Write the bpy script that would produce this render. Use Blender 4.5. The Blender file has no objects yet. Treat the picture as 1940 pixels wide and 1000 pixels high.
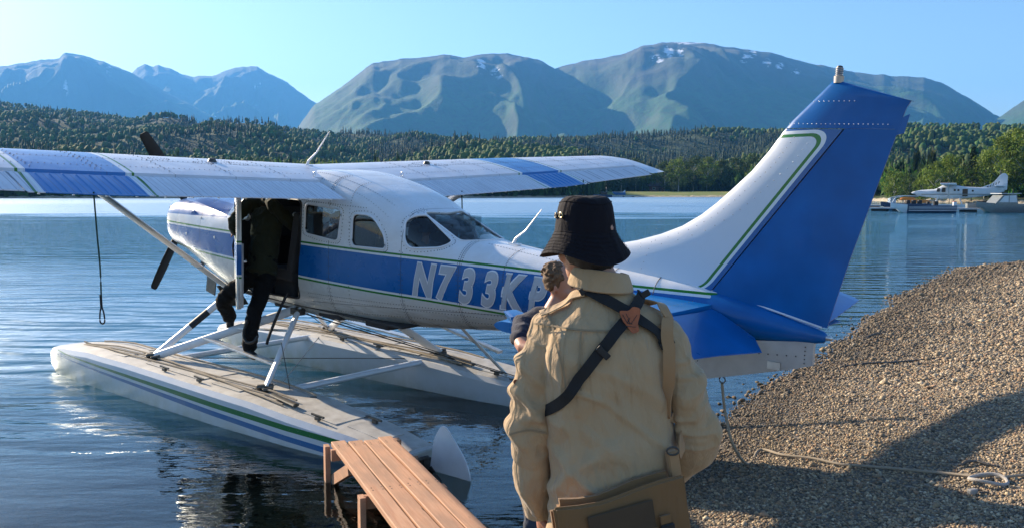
import bpy, bmesh, math, random
import numpy as np
from mathutils import Vector, Matrix, noise
R_ = math.radians
rng = np.random.default_rng(7)
random.seed(7)
sc = bpy.context.scene
COL = sc.collection
# ---------------------------------------------------------------- camera
LAKE_H = 2.29                      # height of the lens above the lake
F_PX = 1665.0
cam_d = bpy.data.cameras.new('camera'); cam = bpy.data.objects.new('camera', cam_d); COL.objects.link(cam)
cam_d.sensor_width = 36.0; cam_d.lens = F_PX / 1940.0 * 36.0
cam_d.clip_start = 0.05; cam_d.clip_end = 60000
cam.location = (0, 0, LAKE_H); cam.rotation_euler = (R_(90 - 4.66), 0, 0)
sc.camera = cam
# ---------------------------------------------------------------- light
SUN_AZ, SUN_EL = 49.0, 21.5        # degrees to the left of the view, degrees up
w = bpy.data.worlds.new('World'); sc.world = w; w.use_nodes = True
nt = w.node_tree; nt.nodes.clear()
wo = nt.nodes.new('ShaderNodeOutputWorld'); bg = nt.nodes.new('ShaderNodeBackground'); sky = nt.nodes.new('ShaderNodeTexSky')
sky.sky_type = 'NISHITA'; sky.sun_disc = False; sky.sun_elevation = R_(SUN_EL); sky.sun_rotation = R_(-SUN_AZ)
sky.altitude = 100; sky.air_density = 1.0; sky.dust_density = 0.5; sky.ozone_density = 3.5
bg.inputs[1].default_value = 0.088
nt.links.new(sky.outputs[0], bg.inputs[0]); nt.links.new(bg.outputs[0], wo.inputs[0])
sd = bpy.data.lights.new('sun', 'SUN'); so = bpy.data.objects.new('sun', sd); COL.objects.link(so)
sd.energy = 5.0; sd.angle = R_(0.5); sd.color = (1.0, 0.83, 0.62)
so.location = (-40, 30, 40)
_s = Vector((-math.sin(R_(SUN_AZ)) * math.cos(R_(SUN_EL)), math.cos(R_(SUN_AZ)) * math.cos(R_(SUN_EL)), math.sin(R_(SUN_EL))))
so.rotation_euler = _s.to_track_quat('Z', 'Y').to_euler()
vs = sc.view_settings; vs.view_transform = 'Standard'; vs.look = 'None'; vs.gamma = 1; vs.use_curve_mapping = False
vs.exposure = 1.25
sc.cycles.volume_bounces = 1; sc.cycles.max_bounces = 8; sc.cycles.transparent_max_bounces = 16
sc.cycles.caustics_reflective = False; sc.cycles.caustics_refractive = False
sc.cycles.sample_clamp_indirect = 6

# ---------------------------------------------------------------- helpers
def link(o, parent=None):
    COL.objects.link(o)
    if parent is not None: o.parent = parent
    return o
def tag(o, label=None, cat=None, group=None, kind=None):
    if label: o['label'] = label
    if cat: o['category'] = cat
    if group: o['group'] = group
    if kind: o['kind'] = kind
    return o
def empty(name, loc=(0, 0, 0), rz=0.0):
    o = bpy.data.objects.new(name, None); link(o); o.location = loc; o.rotation_euler = (0, 0, rz); o.empty_display_size = .2
    return o
def mesh(name, V, F, mats=None, parent=None, smooth=False, mi=None, sharp=None):
    me = bpy.data.meshes.new(name)
    me.from_pydata([tuple(map(float, v)) for v in V], [], [tuple(map(int, f)) for f in F])
    if mats is not None:
        for m in (mats if isinstance(mats, (list, tuple)) else [mats]): me.materials.append(m)
    if mi is not None: me.polygons.foreach_set('material_index', np.asarray(mi, dtype=np.int32))
    if smooth:
        me.polygons.foreach_set('use_smooth', np.ones(len(me.polygons), dtype=bool))
        if sharp: me.set_sharp_from_angle(angle=R_(sharp))
    me.update()
    return link(bpy.data.objects.new(name, me), parent)
def fastmesh(name, V, F, mat, parent=None, smooth=False, col=None):
    """V (n,3) array, F (m,3|4) array"""
    me = bpy.data.meshes.new(name); n, m, k = len(V), len(F), F.shape[1]
    me.vertices.add(n); me.loops.add(m * k); me.polygons.add(m)
    me.vertices.foreach_set('co', np.asarray(V, dtype=np.float32).ravel())
    me.loops.foreach_set('vertex_index', np.asarray(F, dtype=np.int32).ravel())
    me.polygons.foreach_set('loop_start', np.arange(0, m * k, k, dtype=np.int32))
    me.polygons.foreach_set('loop_total', np.full(m, k, dtype=np.int32))
    if smooth: me.polygons.foreach_set('use_smooth', np.ones(m, dtype=bool))
    if col is not None:
        a = me.color_attributes.new('tint', 'FLOAT_COLOR', 'POINT')
        a.data.foreach_set('color', np.asarray(col, dtype=np.float32).ravel())
    me.update(calc_edges=True); me.materials.append(mat)
    return link(bpy.data.objects.new(name, me), parent)
class MB:
    def __init__(s): s.V = []; s.F = []
    def add(s, V, F):
        o = len(s.V); s.V += [tuple(v) for v in V]; s.F += [tuple(i + o for i in f) for f in F]; return s
    def box(s, c, d, rot=None):
        c = Vector(c); P = []
        for i in (-1, 1):
            for j in (-1, 1):
                for k in (-1, 1):
                    p = Vector((i * d[0] / 2, j * d[1] / 2, k * d[2] / 2))
                    if rot is not None: p = rot @ p
                    P.append(c + p)
        return s.add(P, [(0, 1, 3, 2), (4, 6, 7, 5), (0, 4, 5, 1), (2, 3, 7, 6), (0, 2, 6, 4), (1, 5, 7, 3)])
    def beam(s, a, b, w, h, up=(0, 0, 1)):
        a = Vector(a); b = Vector(b); t = (b - a); L = t.length; t.normalize(); u = Vector(up)
        sd_ = t.cross(u)
        if sd_.length < 1e-4: sd_ = t.cross(Vector((1, 0, 0)))
        sd_.normalize(); u = sd_.cross(t)
        rot = Matrix((t, sd_, u)).transposed()
        return s.box((a + b) / 2, (L, w, h), rot)
    def tube(s, pts, r, n=10, flat=1.0, up=(0, 0, 1), cap=True):
        pts = [Vector(p) for p in pts]; rr = r if isinstance(r, (list, tuple)) else [r] * len(pts)
        o = len(s.V); u = Vector(up)
        for i, p in enumerate(pts):
            t = (pts[min(i + 1, len(pts) - 1)] - pts[max(i - 1, 0)]).normalized()
            a = t.cross(u)
            if a.length < 1e-3: a = t.cross(Vector((1, 0, 0)))
            a.normalize(); b = a.cross(t).normalized()
            for k in range(n):
                th = 2 * math.pi * k / n
                s.V.append(tuple(p + a * math.cos(th) * rr[i] + b * math.sin(th) * rr[i] * flat))
        for i in range(len(pts) - 1):
            for k in range(n):
                a0 = o + i * n + k; a1 = o + i * n + (k + 1) % n
                s.F.append((a0, a1, a1 + n, a0 + n))
        if cap:
            s.F.append(tuple(o + k for k in range(n))[::-1]); s.F.append(tuple(o + (len(pts) - 1) * n + k for k in range(n)))
        return s
    def prism(s, poly, ax, a, b):
        """poly 2-D in the other two axes, extruded along axis ax from a to b"""
        n = len(poly); P = []
        for v in (a, b):
            for (p, q) in poly:
                c = [0, 0, 0]; o = [i for i in range(3) if i != ax]; c[ax] = v; c[o[0]] = p; c[o[1]] = q; P.append(c)
        return s.add(P, [tuple(range(n))[::-1], tuple(range(n, 2 * n))] + [(i, (i + 1) % n, (i + 1) % n + n, i + n) for i in range(n)])
    def sphere(s, c, r, n=10, m=6, sc_=(1, 1, 1)):
        P = []; F = []
        for i in range(m + 1):
            ph = math.pi * i / m
            for k in range(n):
                th = 2 * math.pi * k / n
                P.append((c[0] + r * sc_[0] * math.sin(ph) * math.cos(th), c[1] + r * sc_[1] * math.sin(ph) * math.sin(th), c[2] + r * sc_[2] * math.cos(ph)))
        for i in range(m):
            for k in range(n): F.append((i * n + k, (i + 1) * n + k, (i + 1) * n + (k + 1) % n, i * n + (k + 1) % n))
        return s.add(P, F)
    def lathe(s, prof, c=(0, 0, 0), n=24, axis=2):
        P = []; F = []
        for (r, h) in prof:
            for k in range(n):
                th = 2 * math.pi * k / n; v = [r * math.cos(th), r * math.sin(th)]
                v.insert(axis, h); P.append((c[0] + v[0], c[1] + v[1], c[2] + v[2]))
        for i in range(len(prof) - 1):
            for k in range(n): F.append((i * n + k, i * n + (k + 1) % n, (i + 1) * n + (k + 1) % n, (i + 1) * n + k))
        return s.add(P, F)
    def grid(s, P, nu, nv, closed_v=False):
        o = len(s.V); s.V += [tuple(p) for p in P]
        for i in range(nu - 1):
            for j in range(nv if closed_v else nv - 1):
                j2 = (j + 1) % nv; s.F.append((o + i * nv + j, o + i * nv + j2, o + (i + 1) * nv + j2, o + (i + 1) * nv + j))
        return s
    def obj(s, name, mat, parent=None, smooth=False, sharp=35, bevel=0, fixn=True):
        o = mesh(name, s.V, s.F, mat, parent)
        if fixn or bevel:
            bm = bmesh.new(); bm.from_mesh(o.data)
            if fixn: bmesh.ops.recalc_face_normals(bm, faces=bm.faces)
            if bevel:
                es = [e for e in bm.edges if len(e.link_faces) == 2 and e.calc_face_angle(0) > .6]
                bmesh.ops.bevel(bm, geom=es, offset=bevel, segments=2, affect='EDGES', profile=.6)
            bm.to_mesh(o.data); bm.free()
        if smooth:
            o.data.polygons.foreach_set('use_smooth', np.ones(len(o.data.polygons), dtype=bool)); o.data.set_sharp_from_angle(angle=R_(sharp))
        return o
def interp(x, pts):
    return float(np.interp(x, [p[0] for p in pts], [p[1] for p in pts]))
def smooth_interp(tab, x):
    """Catmull-Rom through table rows (x, a, b, ...)"""
    xs = [r[0] for r in tab]; n = len(tab)
    if x <= xs[0]: return list(tab[0][1:])
    if x >= xs[-1]: return list(tab[-1][1:])
    i = max(k for k in range(n - 1) if xs[k] <= x)
    out = []
    h = xs[i + 1] - xs[i]; t = (x - xs[i]) / h
    for c in range(1, len(tab[0])):
        p1, p2 = tab[i][c], tab[i + 1][c]
        m1 = (p2 - tab[i - 1][c]) / (xs[i + 1] - xs[i - 1]) * h if i > 0 else p2 - p1
        m2 = (tab[i + 2][c] - p1) / (xs[i + 2] - xs[i]) * h if i + 2 < n else p2 - p1
        out.append((2 * t**3 - 3 * t**2 + 1) * p1 + (t**3 - 2 * t**2 + t) * m1 + (-2 * t**3 + 3 * t**2) * p2 + (t**3 - t**2) * m2)
    return out
def rounded(poly, r, n=5):
    """round the corners of a 2-D polygon; r is one radius or a list"""
    out = []; N = len(poly); rs = r if isinstance(r, (list, tuple)) else [r] * N
    for i in range(N):
        p0, p, p2 = Vector(poly[i - 1]), Vector(poly[i]), Vector(poly[(i + 1) % N])
        a = (p0 - p); b = (p2 - p); q = min(rs[i], a.length * .48, b.length * .48)
        A = p + a.normalized() * q; B = p + b.normalized() * q
        for k in range(n + 1):
            t = k / n; out.append(tuple((1 - t)**2 * A + 2 * t * (1 - t) * p + t * t * B))
    return out
# ---------------------------------------------------------------- materials
class NT:
    """tiny node builder"""
    def __init__(s, name):
        s.m = bpy.data.materials.new(name); s.m.use_nodes = True; s.t = s.m.node_tree; s.t.nodes.clear()
        s.out = s.t.nodes.new('ShaderNodeOutputMaterial')
    def n(s, typ, **kw):
        x = s.t.nodes.new('ShaderNode' + typ)
        for k, v in kw.items():
            if k.startswith('i_'):
                key = k[2:]
                key = int(key) if key.isdigit() else key.replace('_', ' ')
                s.set(x.inputs[key], v)
            else: setattr(x, k, v)
        return x
    def set(s, inp, v):
        if isinstance(v, bpy.types.NodeSocket): s.t.links.new(v, inp)
        else:
            if inp.type == 'VECTOR' and isinstance(v, tuple) and len(v) == 4: v = v[:3]
            inp.default_value = v
    def math(s, op, a, b=None, c=None, clamp=False):
        x = s.t.nodes.new('ShaderNodeMath'); x.operation = op; x.use_clamp = clamp
        s.set(x.inputs[0], a)
        if b is not None: s.set(x.inputs[1], b)
        if c is not None: s.set(x.inputs[2], c)
        return x.outputs[0]
    def mix(s, f, a, b, mode='MIX'):
        x = s.t.nodes.new('ShaderNodeMix'); x.data_type = 'RGBA'; x.blend_type = mode
        s.set(x.inputs[0], f); s.set(x.inputs[6], s.c(a)); s.set(x.inputs[7], s.c(b)); return x.outputs[2]
    def c(s, v):
        return (v[0], v[1], v[2], 1) if isinstance(v, (tuple, list)) and len(v) == 3 else v
    def noise(s, scale, detail=3, vec=None, rough=.5, dist=0):
        x = s.n('TexNoise'); x.inputs['Scale'].default_value = scale; x.inputs['Detail'].default_value = detail
        x.inputs['Roughness'].default_value = rough; x.inputs['Distortion'].default_value = dist
        if vec is not None: s.set(x.inputs['Vector'], vec)
        return x.outputs['Fac']
    def ramp(s, f, stops, interp='LINEAR'):
        x = s.n('ValToRGB'); x.color_ramp.interpolation = interp; el = x.color_ramp.elements
        while len(el) > 1: el.remove(el[-1])
        el[0].position = stops[0][0]; el[0].color = s.c(stops[0][1]) if not isinstance(stops[0][1], (int, float)) else (stops[0][1],) * 3 + (1,)
        for p, cc in stops[1:]:
            e = el.new(p); e.color = s.c(cc) if not isinstance(cc, (int, float)) else (cc,) * 3 + (1,)
        s.set(x.inputs[0], f); return x.outputs[0]
    def obj(s):
        return s.n('TexCoord').outputs['Object']
    def xyz(s, v):
        x = s.n('SeparateXYZ'); s.set(x.inputs[0], v); return x.outputs
    def mapping(s, v, scale=(1, 1, 1), rot=(0, 0, 0), loc=(0, 0, 0)):
        x = s.n('Mapping'); s.set(x.inputs[0], v); x.inputs['Scale'].default_value = scale; x.inputs['Rotation'].default_value = rot; x.inputs['Location'].default_value = loc
        return x.outputs[0]
    def bump(s, h, strength=.3, dist=.01, nrm=None):
        x = s.n('Bump'); x.inputs['Strength'].default_value = strength; x.inputs['Distance'].default_value = dist
        s.set(x.inputs['Height'], h)
        if nrm is not None: s.set(x.inputs['Normal'], nrm)
        return x.outputs[0]
    def bsdf(s, color, rough=.5, metal=0, normal=None, **kw):
        x = s.n('BsdfPrincipled'); s.set(x.inputs['Base Color'], s.c(color)); s.set(x.inputs['Roughness'], rough); s.set(x.inputs['Metallic'], metal)
        if normal is not None: s.set(x.inputs['Normal'], normal)
        for k, v in kw.items(): s.set(x.inputs[k.replace('_', ' ')], s.c(v) if isinstance(v, tuple) else v)
        return x.outputs[0]
    def done(s, surf, disp=None, vol=None):
        if surf is not None: s.t.links.new(surf, s.out.inputs[0])
        if vol is not None: s.t.links.new(vol, s.out.inputs[1])
        return s.m
def mat(name, color, rough=.5, metal=0, var=.12, vscale=8, bump=0, bscale=60, coat=0, dirt=None, **kw):
    """colour with soft wear variation and fine relief"""
    g = NT(name); v = g.obj()
    n1 = g.noise(vscale, 4, v)
    k = g.n('MapRange', i_0=n1, i_1=.3, i_2=.7, i_3=1 - var, i_4=1 + var).outputs[0]
    hsv = g.n('HueSaturation'); g.set(hsv.inputs['Color'], g.c(color)); g.set(hsv.inputs['Value'], k)
    col = hsv.outputs[0]
    if dirt: col = g.mix(g.ramp(g.noise(vscale * .6, 6, v, .65), [(.5, 0), (.72, dirt[1])]), col, dirt[0])
    nrm = g.bump(g.noise(bscale, 3, v), bump, .004) if bump else None
    rr = g.math('MULTIPLY_ADD', n1, .15, rough - .075) if rough > .1 else rough
    if coat: kw['Coat_Weight'] = coat; kw['Coat_Roughness'] = .08
    return g.done(g.bsdf(col, rr, metal, nrm, **kw))
# ================================================================ LAND AND WATER
def px_az(px): return math.atan((px - 970) / F_PX)
SHORE = np.array([(-60, -40), (-25, -14), (-12, -3.5), (-6, 1.6), (-3.2, 3.5), (-1.0, 4.4), (.85, 6.2), (1.55, 7.8), (2.32, 9.2), (3.15, 10.35), (3.95, 11.5), (5.95, 14.6), (7.5, 17.3), (10.6, 22.4), (14.0, 26.8), (18.6, 30.2), (26, 33), (45, 40), (90, 62), (160, 80)], float)
def shore_d(X, Y):
    """signed distance to the near shoreline, positive on land (right hand side of the line)"""
    best = np.full(X.shape, 1e9); sg = np.ones(X.shape)
    for (x0, y0), (x1, y1) in zip(SHORE[:-1], SHORE[1:]):
        dx, dy = x1 - x0, y1 - y0; L2 = dx * dx + dy * dy
        t = np.clip(((X - x0) * dx + (Y - y0) * dy) / L2, 0, 1)
        ex, ey = X - (x0 + t * dx), Y - (y0 + t * dy); d = np.hypot(ex, ey)
        cr = dx * (Y - y0) - dy * (X - x0); m = d < best - 1e-9
        sg = np.where(m, np.where(cr < 0, 1, -1), sg); best = np.where(m, d, best)
    return best * sg
def vnoise(X, Y, seed=0):
    """smooth value noise, numpy"""
    r = np.random.default_rng(seed).random((256, 256)); xi = np.floor(X).astype(int); yi = np.floor(Y).astype(int)
    fx_, fy_ = X - xi, Y - yi; fx_ = fx_ * fx_ * (3 - 2 * fx_); fy_ = fy_ * fy_ * (3 - 2 * fy_)
    a = r[xi % 256, yi % 256]; b = r[(xi + 1) % 256, yi % 256]; c = r[xi % 256, (yi + 1) % 256]; d = r[(xi + 1) % 256, (yi + 1) % 256]
    return (a * (1 - fx_) + b * fx_) * (1 - fy_) + (c * (1 - fx_) + d * fx_) * fy_ - .5
def fbm(X, Y, oct=4, seed=0, gain=.5):
    s_ = 0; a = 1; 
    for k in range(oct): s_ = s_ + a * vnoise(X * 2**k + 13.7 * k, Y * 2**k + 7.1 * k, seed + k); a *= gain
    return s_
def ground_h(X, Y):
    X = np.asarray(X, float); Y = np.asarray(Y, float)
    d = shore_d(X, Y) + .35 * fbm(X * .8, Y * .8, 3, 5)
    sl = np.interp(Y, [5, 12, 20], [.115, .06, .035]); land = sl * np.minimum(d, 5) + .4 * sl * np.clip(d - 5, 0, 30); bed = np.maximum(-.13 * (-d), -1.2 - .01 * (-d)); bed = np.maximum(bed, -6)
    h = np.where(d > 0, land, bed)
    h = h + np.where(d > -1, .05 * fbm(X * .5, Y * .5, 3, 9) + .016 * fbm(X * 3, Y * 3, 3, 21), 0) * np.clip((d + 1) / 2, 0, 1)
    return h
def polar(name, azs, rs, hf, m, smooth=True, extra=None):
    A, Rr = np.meshgrid(azs, rs, indexing='ij'); X = Rr * np.sin(A); Y = Rr * np.cos(A); Z = hf(X, Y, A, Rr)
    V = np.stack([X.ravel(), Y.ravel(), Z.ravel()], 1); na, nr = len(azs), len(rs)
    i = np.arange(na - 1)[:, None] * nr + np.arange(nr - 1)[None, :]; i = i.ravel()
    F = np.stack([i, i + 1, i + nr + 1, i + nr], 1)
    return fastmesh(name, V, F[:, ::-1], m, smooth=smooth), V
# --- gravel / lake bed
def gravel_mat():
    g = NT('gravel'); v = g.obj(); z = g.xyz(v)[2]
    vo = g.n('TexVoronoi', i_Vector=v, i_Scale=26.0); vo2 = g.n('TexVoronoi', i_Vector=v, i_Scale=60.0)
    c1 = g.ramp(g.xyz(vo.outputs['Color'])[0], [(0, (.11, .09, .065)), (.35, (.23, .19, .14)), (.7, (.34, .28, .205)), (1, (.46, .39, .29))])
    c1 = g.mix(g.math('MULTIPLY', g.ramp(vo.outputs['Distance'], [(.3, 0), (.6, 1)]), .6), c1, (.03, .026, .02))
    c1 = g.mix(g.ramp(g.noise(.8, 4, v), [(.4, 0), (.65, .5)]), c1, (.12, .105, .085))
    wet = g.ramp(z, [(.03, 1), (.10, 0)])    # wet band at the water's edge
    bed = g.mix(g.ramp(g.math('ADD', z, 1.0), [(.2, 1), (.85, 0)]), g.mix(g.noise(9, 4, v), (.26, .20, .11), (.12, .095, .055)), (.006, .022, .022))
    col = g.mix(wet, c1, g.mix(.45, c1, (.03, .025, .02)))
    col = g.mix(g.math('LESS_THAN', z, -.03), col, g.mix(.6, g.mix(.5, c1, (.03, .025, .012)), bed))
    deep = g.ramp(g.math('ADD', z, 1.0), [(.1, 1), (.8, 0)])
    col = g.mix(deep, col, (.004, .022, .026))
    h = g.math('ADD', g.math('MULTIPLY', vo.outputs['Distance'], -1), g.math('MULTIPLY', vo2.outputs['Distance'], -.4))
    return g.done(g.bsdf(col, .85, 0, g.bump(h, .9, .022)))
M_GRAVEL = gravel_mat()
azs = np.concatenate([np.radians(np.arange(-180, -50, 4.0)), np.radians(np.arange(-50, 60, .35)), np.radians(np.arange(60, 181, 4.0))])
rs = np.concatenate([[.02], np.geomspace(.4, 60, 330), np.geomspace(66, 700, 24)])
gnd, _ = polar('beach_ground', azs, rs, lambda X, Y, A, R: ground_h(X, Y), M_GRAVEL); tag(gnd, kind='structure')
# --- pebbles
def ico():
    t = (1 + 5**.5) / 2; v = np.array([(-1, t, 0), (1, t, 0), (-1, -t, 0), (1, -t, 0), (0, -1, t), (0, 1, t), (0, -1, -t), (0, 1, -t), (t, 0, -1), (t, 0, 1), (-t, 0, -1), (-t, 0, 1)], float)
    f = np.array([(0, 11, 5), (0, 5, 1), (0, 1, 7), (0, 7, 10), (0, 10, 11), (1, 5, 9), (5, 11, 4), (11, 10, 2), (10, 7, 6), (7, 1, 8), (3, 9, 4), (3, 4, 2), (3, 2, 6), (3, 6, 8), (3, 8, 9), (4, 9, 5), (2, 4, 11), (6, 2, 10), (8, 6, 7), (9, 8, 1)])
    return v / np.linalg.norm(v[0]), f
def octa():
    return np.array([(1, 0, 0), (-1, 0, 0), (0, 1, 0), (0, -1, 0), (0, 0, 1), (0, 0, -1)], float), np.array([(0, 2, 4), (2, 1, 4), (1, 3, 4), (3, 0, 4), (2, 0, 5), (1, 2, 5), (3, 1, 5), (0, 3, 5)])
def scatter_stones(name, X, Y, S, shape, m, sink=.35):
    n = len(X); v, f = shape; k = len(v); Z = ground_h(X, Y)
    ang = rng.random(n) * 6.283; c, s_ = np.cos(ang), np.sin(ang); fl = .45 + .35 * rng.random(n); el = .65 + .35 * rng.random(n)
    tilt = rng.normal(0, .25, (n, 2))
    jit = 1 + rng.normal(0, .13, (n, k, 3)); P = v[None] * jit * S[:, None, None] * np.stack([np.ones(n), el, fl], 1)[:, None, :] / 2
    P[:, :, 2] += tilt[:, :1] * P[:, :, 0] + tilt[:, 1:] * P[:, :, 1]
    Q = np.stack([P[:, :, 0] * c[:, None] - P[:, :, 1] * s_[:, None] + X[:, None], P[:, :, 0] * s_[:, None] + P[:, :, 1] * c[:, None] + Y[:, None], P[:, :, 2] + (Z + S * fl * (.5 - sink))[:, None]], 2)
    F = (f[None] + (np.arange(n) * k)[:, None, None]).reshape(-1, 3)
    pal = np.array([(.34, .27, .18), (.40, .325, .22), (.23, .19, .14), (.11, .10, .085), (.28, .21, .13), (.50, .43, .32), (.16, .145, .125), (.31, .25, .17), (.33, .215, .135)])
    pal = pal * [1.28, 1.21, 1.10]; col = pal[rng.integers(0, len(pal), n)] * (.62 + .6 * rng.random(n))[:, None]
    wet = np.clip((.085 - Z) / .06, 0, 1)[:, None]; col = col * (1 - .55 * wet) * np.where(Z[:, None] < -.02, np.array([[.75, .72, .5]]), 1)
    C = np.repeat(np.concatenate([col, np.ones((n, 1))], 1), k, 0)
    o = fastmesh(name, Q.reshape(-1, 3), F, m, smooth=True, col=C); tag(o, kind='stuff'); return o
g = NT('pebble'); at = g.n('Attribute', attribute_name='tint'); v = g.obj()
M_PEB = g.done(g.bsdf(g.mix(g.noise(70, 3, v), at.outputs['Color'], g.mix(.35, at.outputs['Color'], (.22, .17, .12))), .8, 0, g.bump(g.noise(140, 3, v), .4, .003)))
def cand(n, r0, r1, a0, a1):
    r = np.exp(rng.random(n) * (math.log(r1) - math.log(r0)) + math.log(r0)); a = np.radians(a0 + (a1 - a0) * rng.random(n)); return r * np.sin(a), r * np.cos(a), r
# near: individual rounded stones, denser than the eye can follow; thinning out with distance
X, Y, r = cand(88000, 3.2, 11, 3, 40); d = shore_d(X, Y); k = d > -1.0; X, Y, r = X[k], Y[k], r[k]
S = (.013 + .018 * rng.random(len(X))**2.5 + .0012 * r) * np.where(rng.random(len(X)) < .02, 2.0, 1)
k = r < 5.4; scatter_stones('gravel_stones', X[k], Y[k], S[k], ico(), M_PEB); scatter_stones('gravel_stones', X[~k], Y[~k], S[~k], octa(), M_PEB)
X, Y, r = cand(105000, 10, 42, 8, 36); d = shore_d(X, Y); k = d > -.6; X, Y, r = X[k], Y[k], r[k]
S = (.013 + .0021 * r) * (.6 + rng.random(len(X))) * np.where(rng.random(len(X)) < .015, 2.0, 1)
scatter_stones('far_gravel_stones', X, Y, S, octa(), M_PEB)
X, Y, r = cand(7000, 3.8, 9, -26, 4); d = shore_d(X, Y); k = (d > -2.6); X, Y, r = X[k], Y[k], r[k]
S = (.02 + .05 * rng.random(len(X))**2.5)
scatter_stones('lake_bed_stones', X, Y, S, ico(), M_PEB)
# stones standing in the shallows along the waterline
t = rng.random(420); i = rng.integers(6, 13, 420); X = SHORE[i, 0] * (1 - t) + SHORE[i + 1, 0] * t - np.abs(rng.normal(0, .45, 420)); Y = SHORE[i, 1] * (1 - t) + SHORE[i + 1, 1] * t + rng.normal(0, .2, 420)
S = .035 + .06 * rng.random(420)**2; scatter_stones('waterline_stones', X, Y, S, ico(), M_PEB, sink=.1)

# --- water
def water_mat():
    g = NT('lake_water'); v = g.obj(); X = g.xyz(v); y = X[1]
    near = g.noise(1, 4, g.mapping(v, (.9, 2.2, 1)), .55); fine = g.noise(1, 3, g.mapping(v, (5, 11, 1), loc=(3, 1, 0)), .6); big = g.noise(1, 2, g.mapping(v, (.13, .3, 1)))
    w_ = g.n('TexWave', wave_type='BANDS', bands_direction='Y', i_Scale=.50, i_Distortion=14.0, i_Detail=4.0); g.set(w_.inputs['Vector'], g.mapping(v, (.35, 1, 1), rot=(0, 0, R_(14))))
    # wind: calm in the lee of the beach, ripples further out and in lanes beyond
    dist = g.math('ADD', y, g.math('MULTIPLY', X[0], -.55))
    wind = g.n('MapRange', i_0=dist, i_1=7.5, i_2=20.0, i_3=.16, i_4=1.0).outputs[0]
    right = g.n('MapRange', i_0=g.math('DIVIDE', X[0], g.math('MAXIMUM', y, 1)), i_1=.20, i_2=.40, i_3=1, i_4=.12).outputs[0]
    ruf = g.math('MULTIPLY', right, g.math('MULTIPLY', g.n('MapRange', i_0=dist, i_1=9.0, i_2=15.0).outputs[0], g.n('MapRange', i_0=g.math('ADD', y, g.math('MULTIPLY', g.noise(.06, 3, v), 22.0)), i_1=26.0, i_2=44.0, i_3=1, i_4=.06).outputs[0]))
    h = g.math('ADD', g.math('MULTIPLY', near, .016), g.math('MULTIPLY', g.math('MULTIPLY', fine, .0028), wind))
    h = g.math('ADD', h, g.math('MULTIPLY', g.math('MULTIPLY', w_.outputs['Fac'], .009), wind))
    h = g.math('ADD', g.math('MULTIPLY', h, wind), g.math('MULTIPLY', near, .015)); h = g.math('ADD', h, g.math('MULTIPLY', big, .03))
    h = g.math('ADD', h, g.math('MULTIPLY', g.math('MULTIPLY', g.math('ADD', near, w_.outputs['Fac']), ruf), .038))
    farn = g.n('MapRange', i_0=y, i_1=16.0, i_2=45.0).outputs[0]; h = g.math('ADD', h, g.math('MULTIPLY', g.math('MULTIPLY', g.noise(1, 4, g.mapping(v, (.45, 1.7, 1)), .6), g.math('MULTIPLY', farn, g.math('MULTIPLY_ADD', right, .93, .07))), .085))
    nr = g.bump(h, 1.0, 1.0)
    lanes = g.noise(1, 4, g.mapping(v, (.022, .06, 1), rot=(0, 0, R_(6))), .7)
    lane = g.ramp(g.math('MULTIPLY_ADD', g.n('MapRange', i_0=y, i_1=50.0, i_2=112.0).outputs[0], .42, g.math('SUBTRACT', lanes, .14)), [(.46, 0), (.66, 1)])
    rough = g.math('MULTIPLY_ADD', g.math('MULTIPLY', g.math('MAXIMUM', lane, g.math('MULTIPLY', ruf, .85)), right), .32, g.math('MULTIPLY_ADD', g.math('MULTIPLY', wind, right), .03, .012))
    fr = g.n('Fresnel', i_0=1.333); g.set(fr.inputs['Normal'], nr)
    gl = g.n('BsdfGlossy', i_0=(.86, .95, 1, 1)); g.set(gl.inputs['Roughness'], rough); g.set(gl.inputs['Normal'], nr)
    deep = g.n('MapRange', i_0=g.math('MULTIPLY', shore_field(g, X), 1), i_1=2.2, i_2=9.0).outputs[0]
    body = g.n('MixShader', i_0=g.math('MULTIPLY', deep, .75), i_1=g.n('BsdfTransparent', i_0=(.80, .84, .70, 1)).outputs[0], i_2=g.n('BsdfDiffuse', i_0=(.018, .16, .29, 1)).outputs[0])
    return g.done(g.n('MixShader', i_0=fr.outputs[0], i_1=body.outputs[0], i_2=gl.outputs[0]).outputs[0])
def shore_field(g, X):   # rough distance from the near beach, in metres, out over the lake
    return g.math('SUBTRACT', g.math('ADD', g.math('MULTIPLY', X[1], .60), g.math('MULTIPLY', X[0], -.80)), 4.3)
M_WATER = water_mat()
xs_ = np.array([-4000, 4000.]); wt = fastmesh('lake_water', np.array([(-3000, -60, 0), (3000, -60, 0), (3000, 2600, 0), (-3000, 2600, 0)], float), np.array([[0, 1, 2, 3]]), M_WATER); tag(wt, kind='structure')

# ================================================================ HILLS
FOREST_SKY = [(-600, 150), (-200, 165), (0, 190), (100, 205), (200, 218), (300, 230), (400, 240), (500, 248), (600, 255), (700, 260), (800, 263), (900, 265), (1000, 265), (1100, 262), (1200, 258), (1300, 254), (1400, 251), (1500, 248), (1600, 244), (1700, 239), (1800, 236), (1940, 233), (2400, 225)]
def tanpx(px, py): return (364.3 - py) / F_PX * math.cos(px_az(px))**0
FAR_SHORE = [(-900, 330), (0, 325), (800, 330), (1100, 380), (1180, 400), (1370, 390), (1480, 320), (1600, 250), (1700, 205), (1940, 172), (2600, 150)]
RIDGE_R = [(-600, 1900), (0, 1850), (600, 1650), (1000, 1500), (1400, 1400), (1940, 1000), (2400, 900)]
def az_px(A): return 970 + F_PX * np.tan(A)
def rs_of(A): px = az_px(A); return np.interp(px, *zip(*FAR_SHORE)) / np.cos(A)
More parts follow.
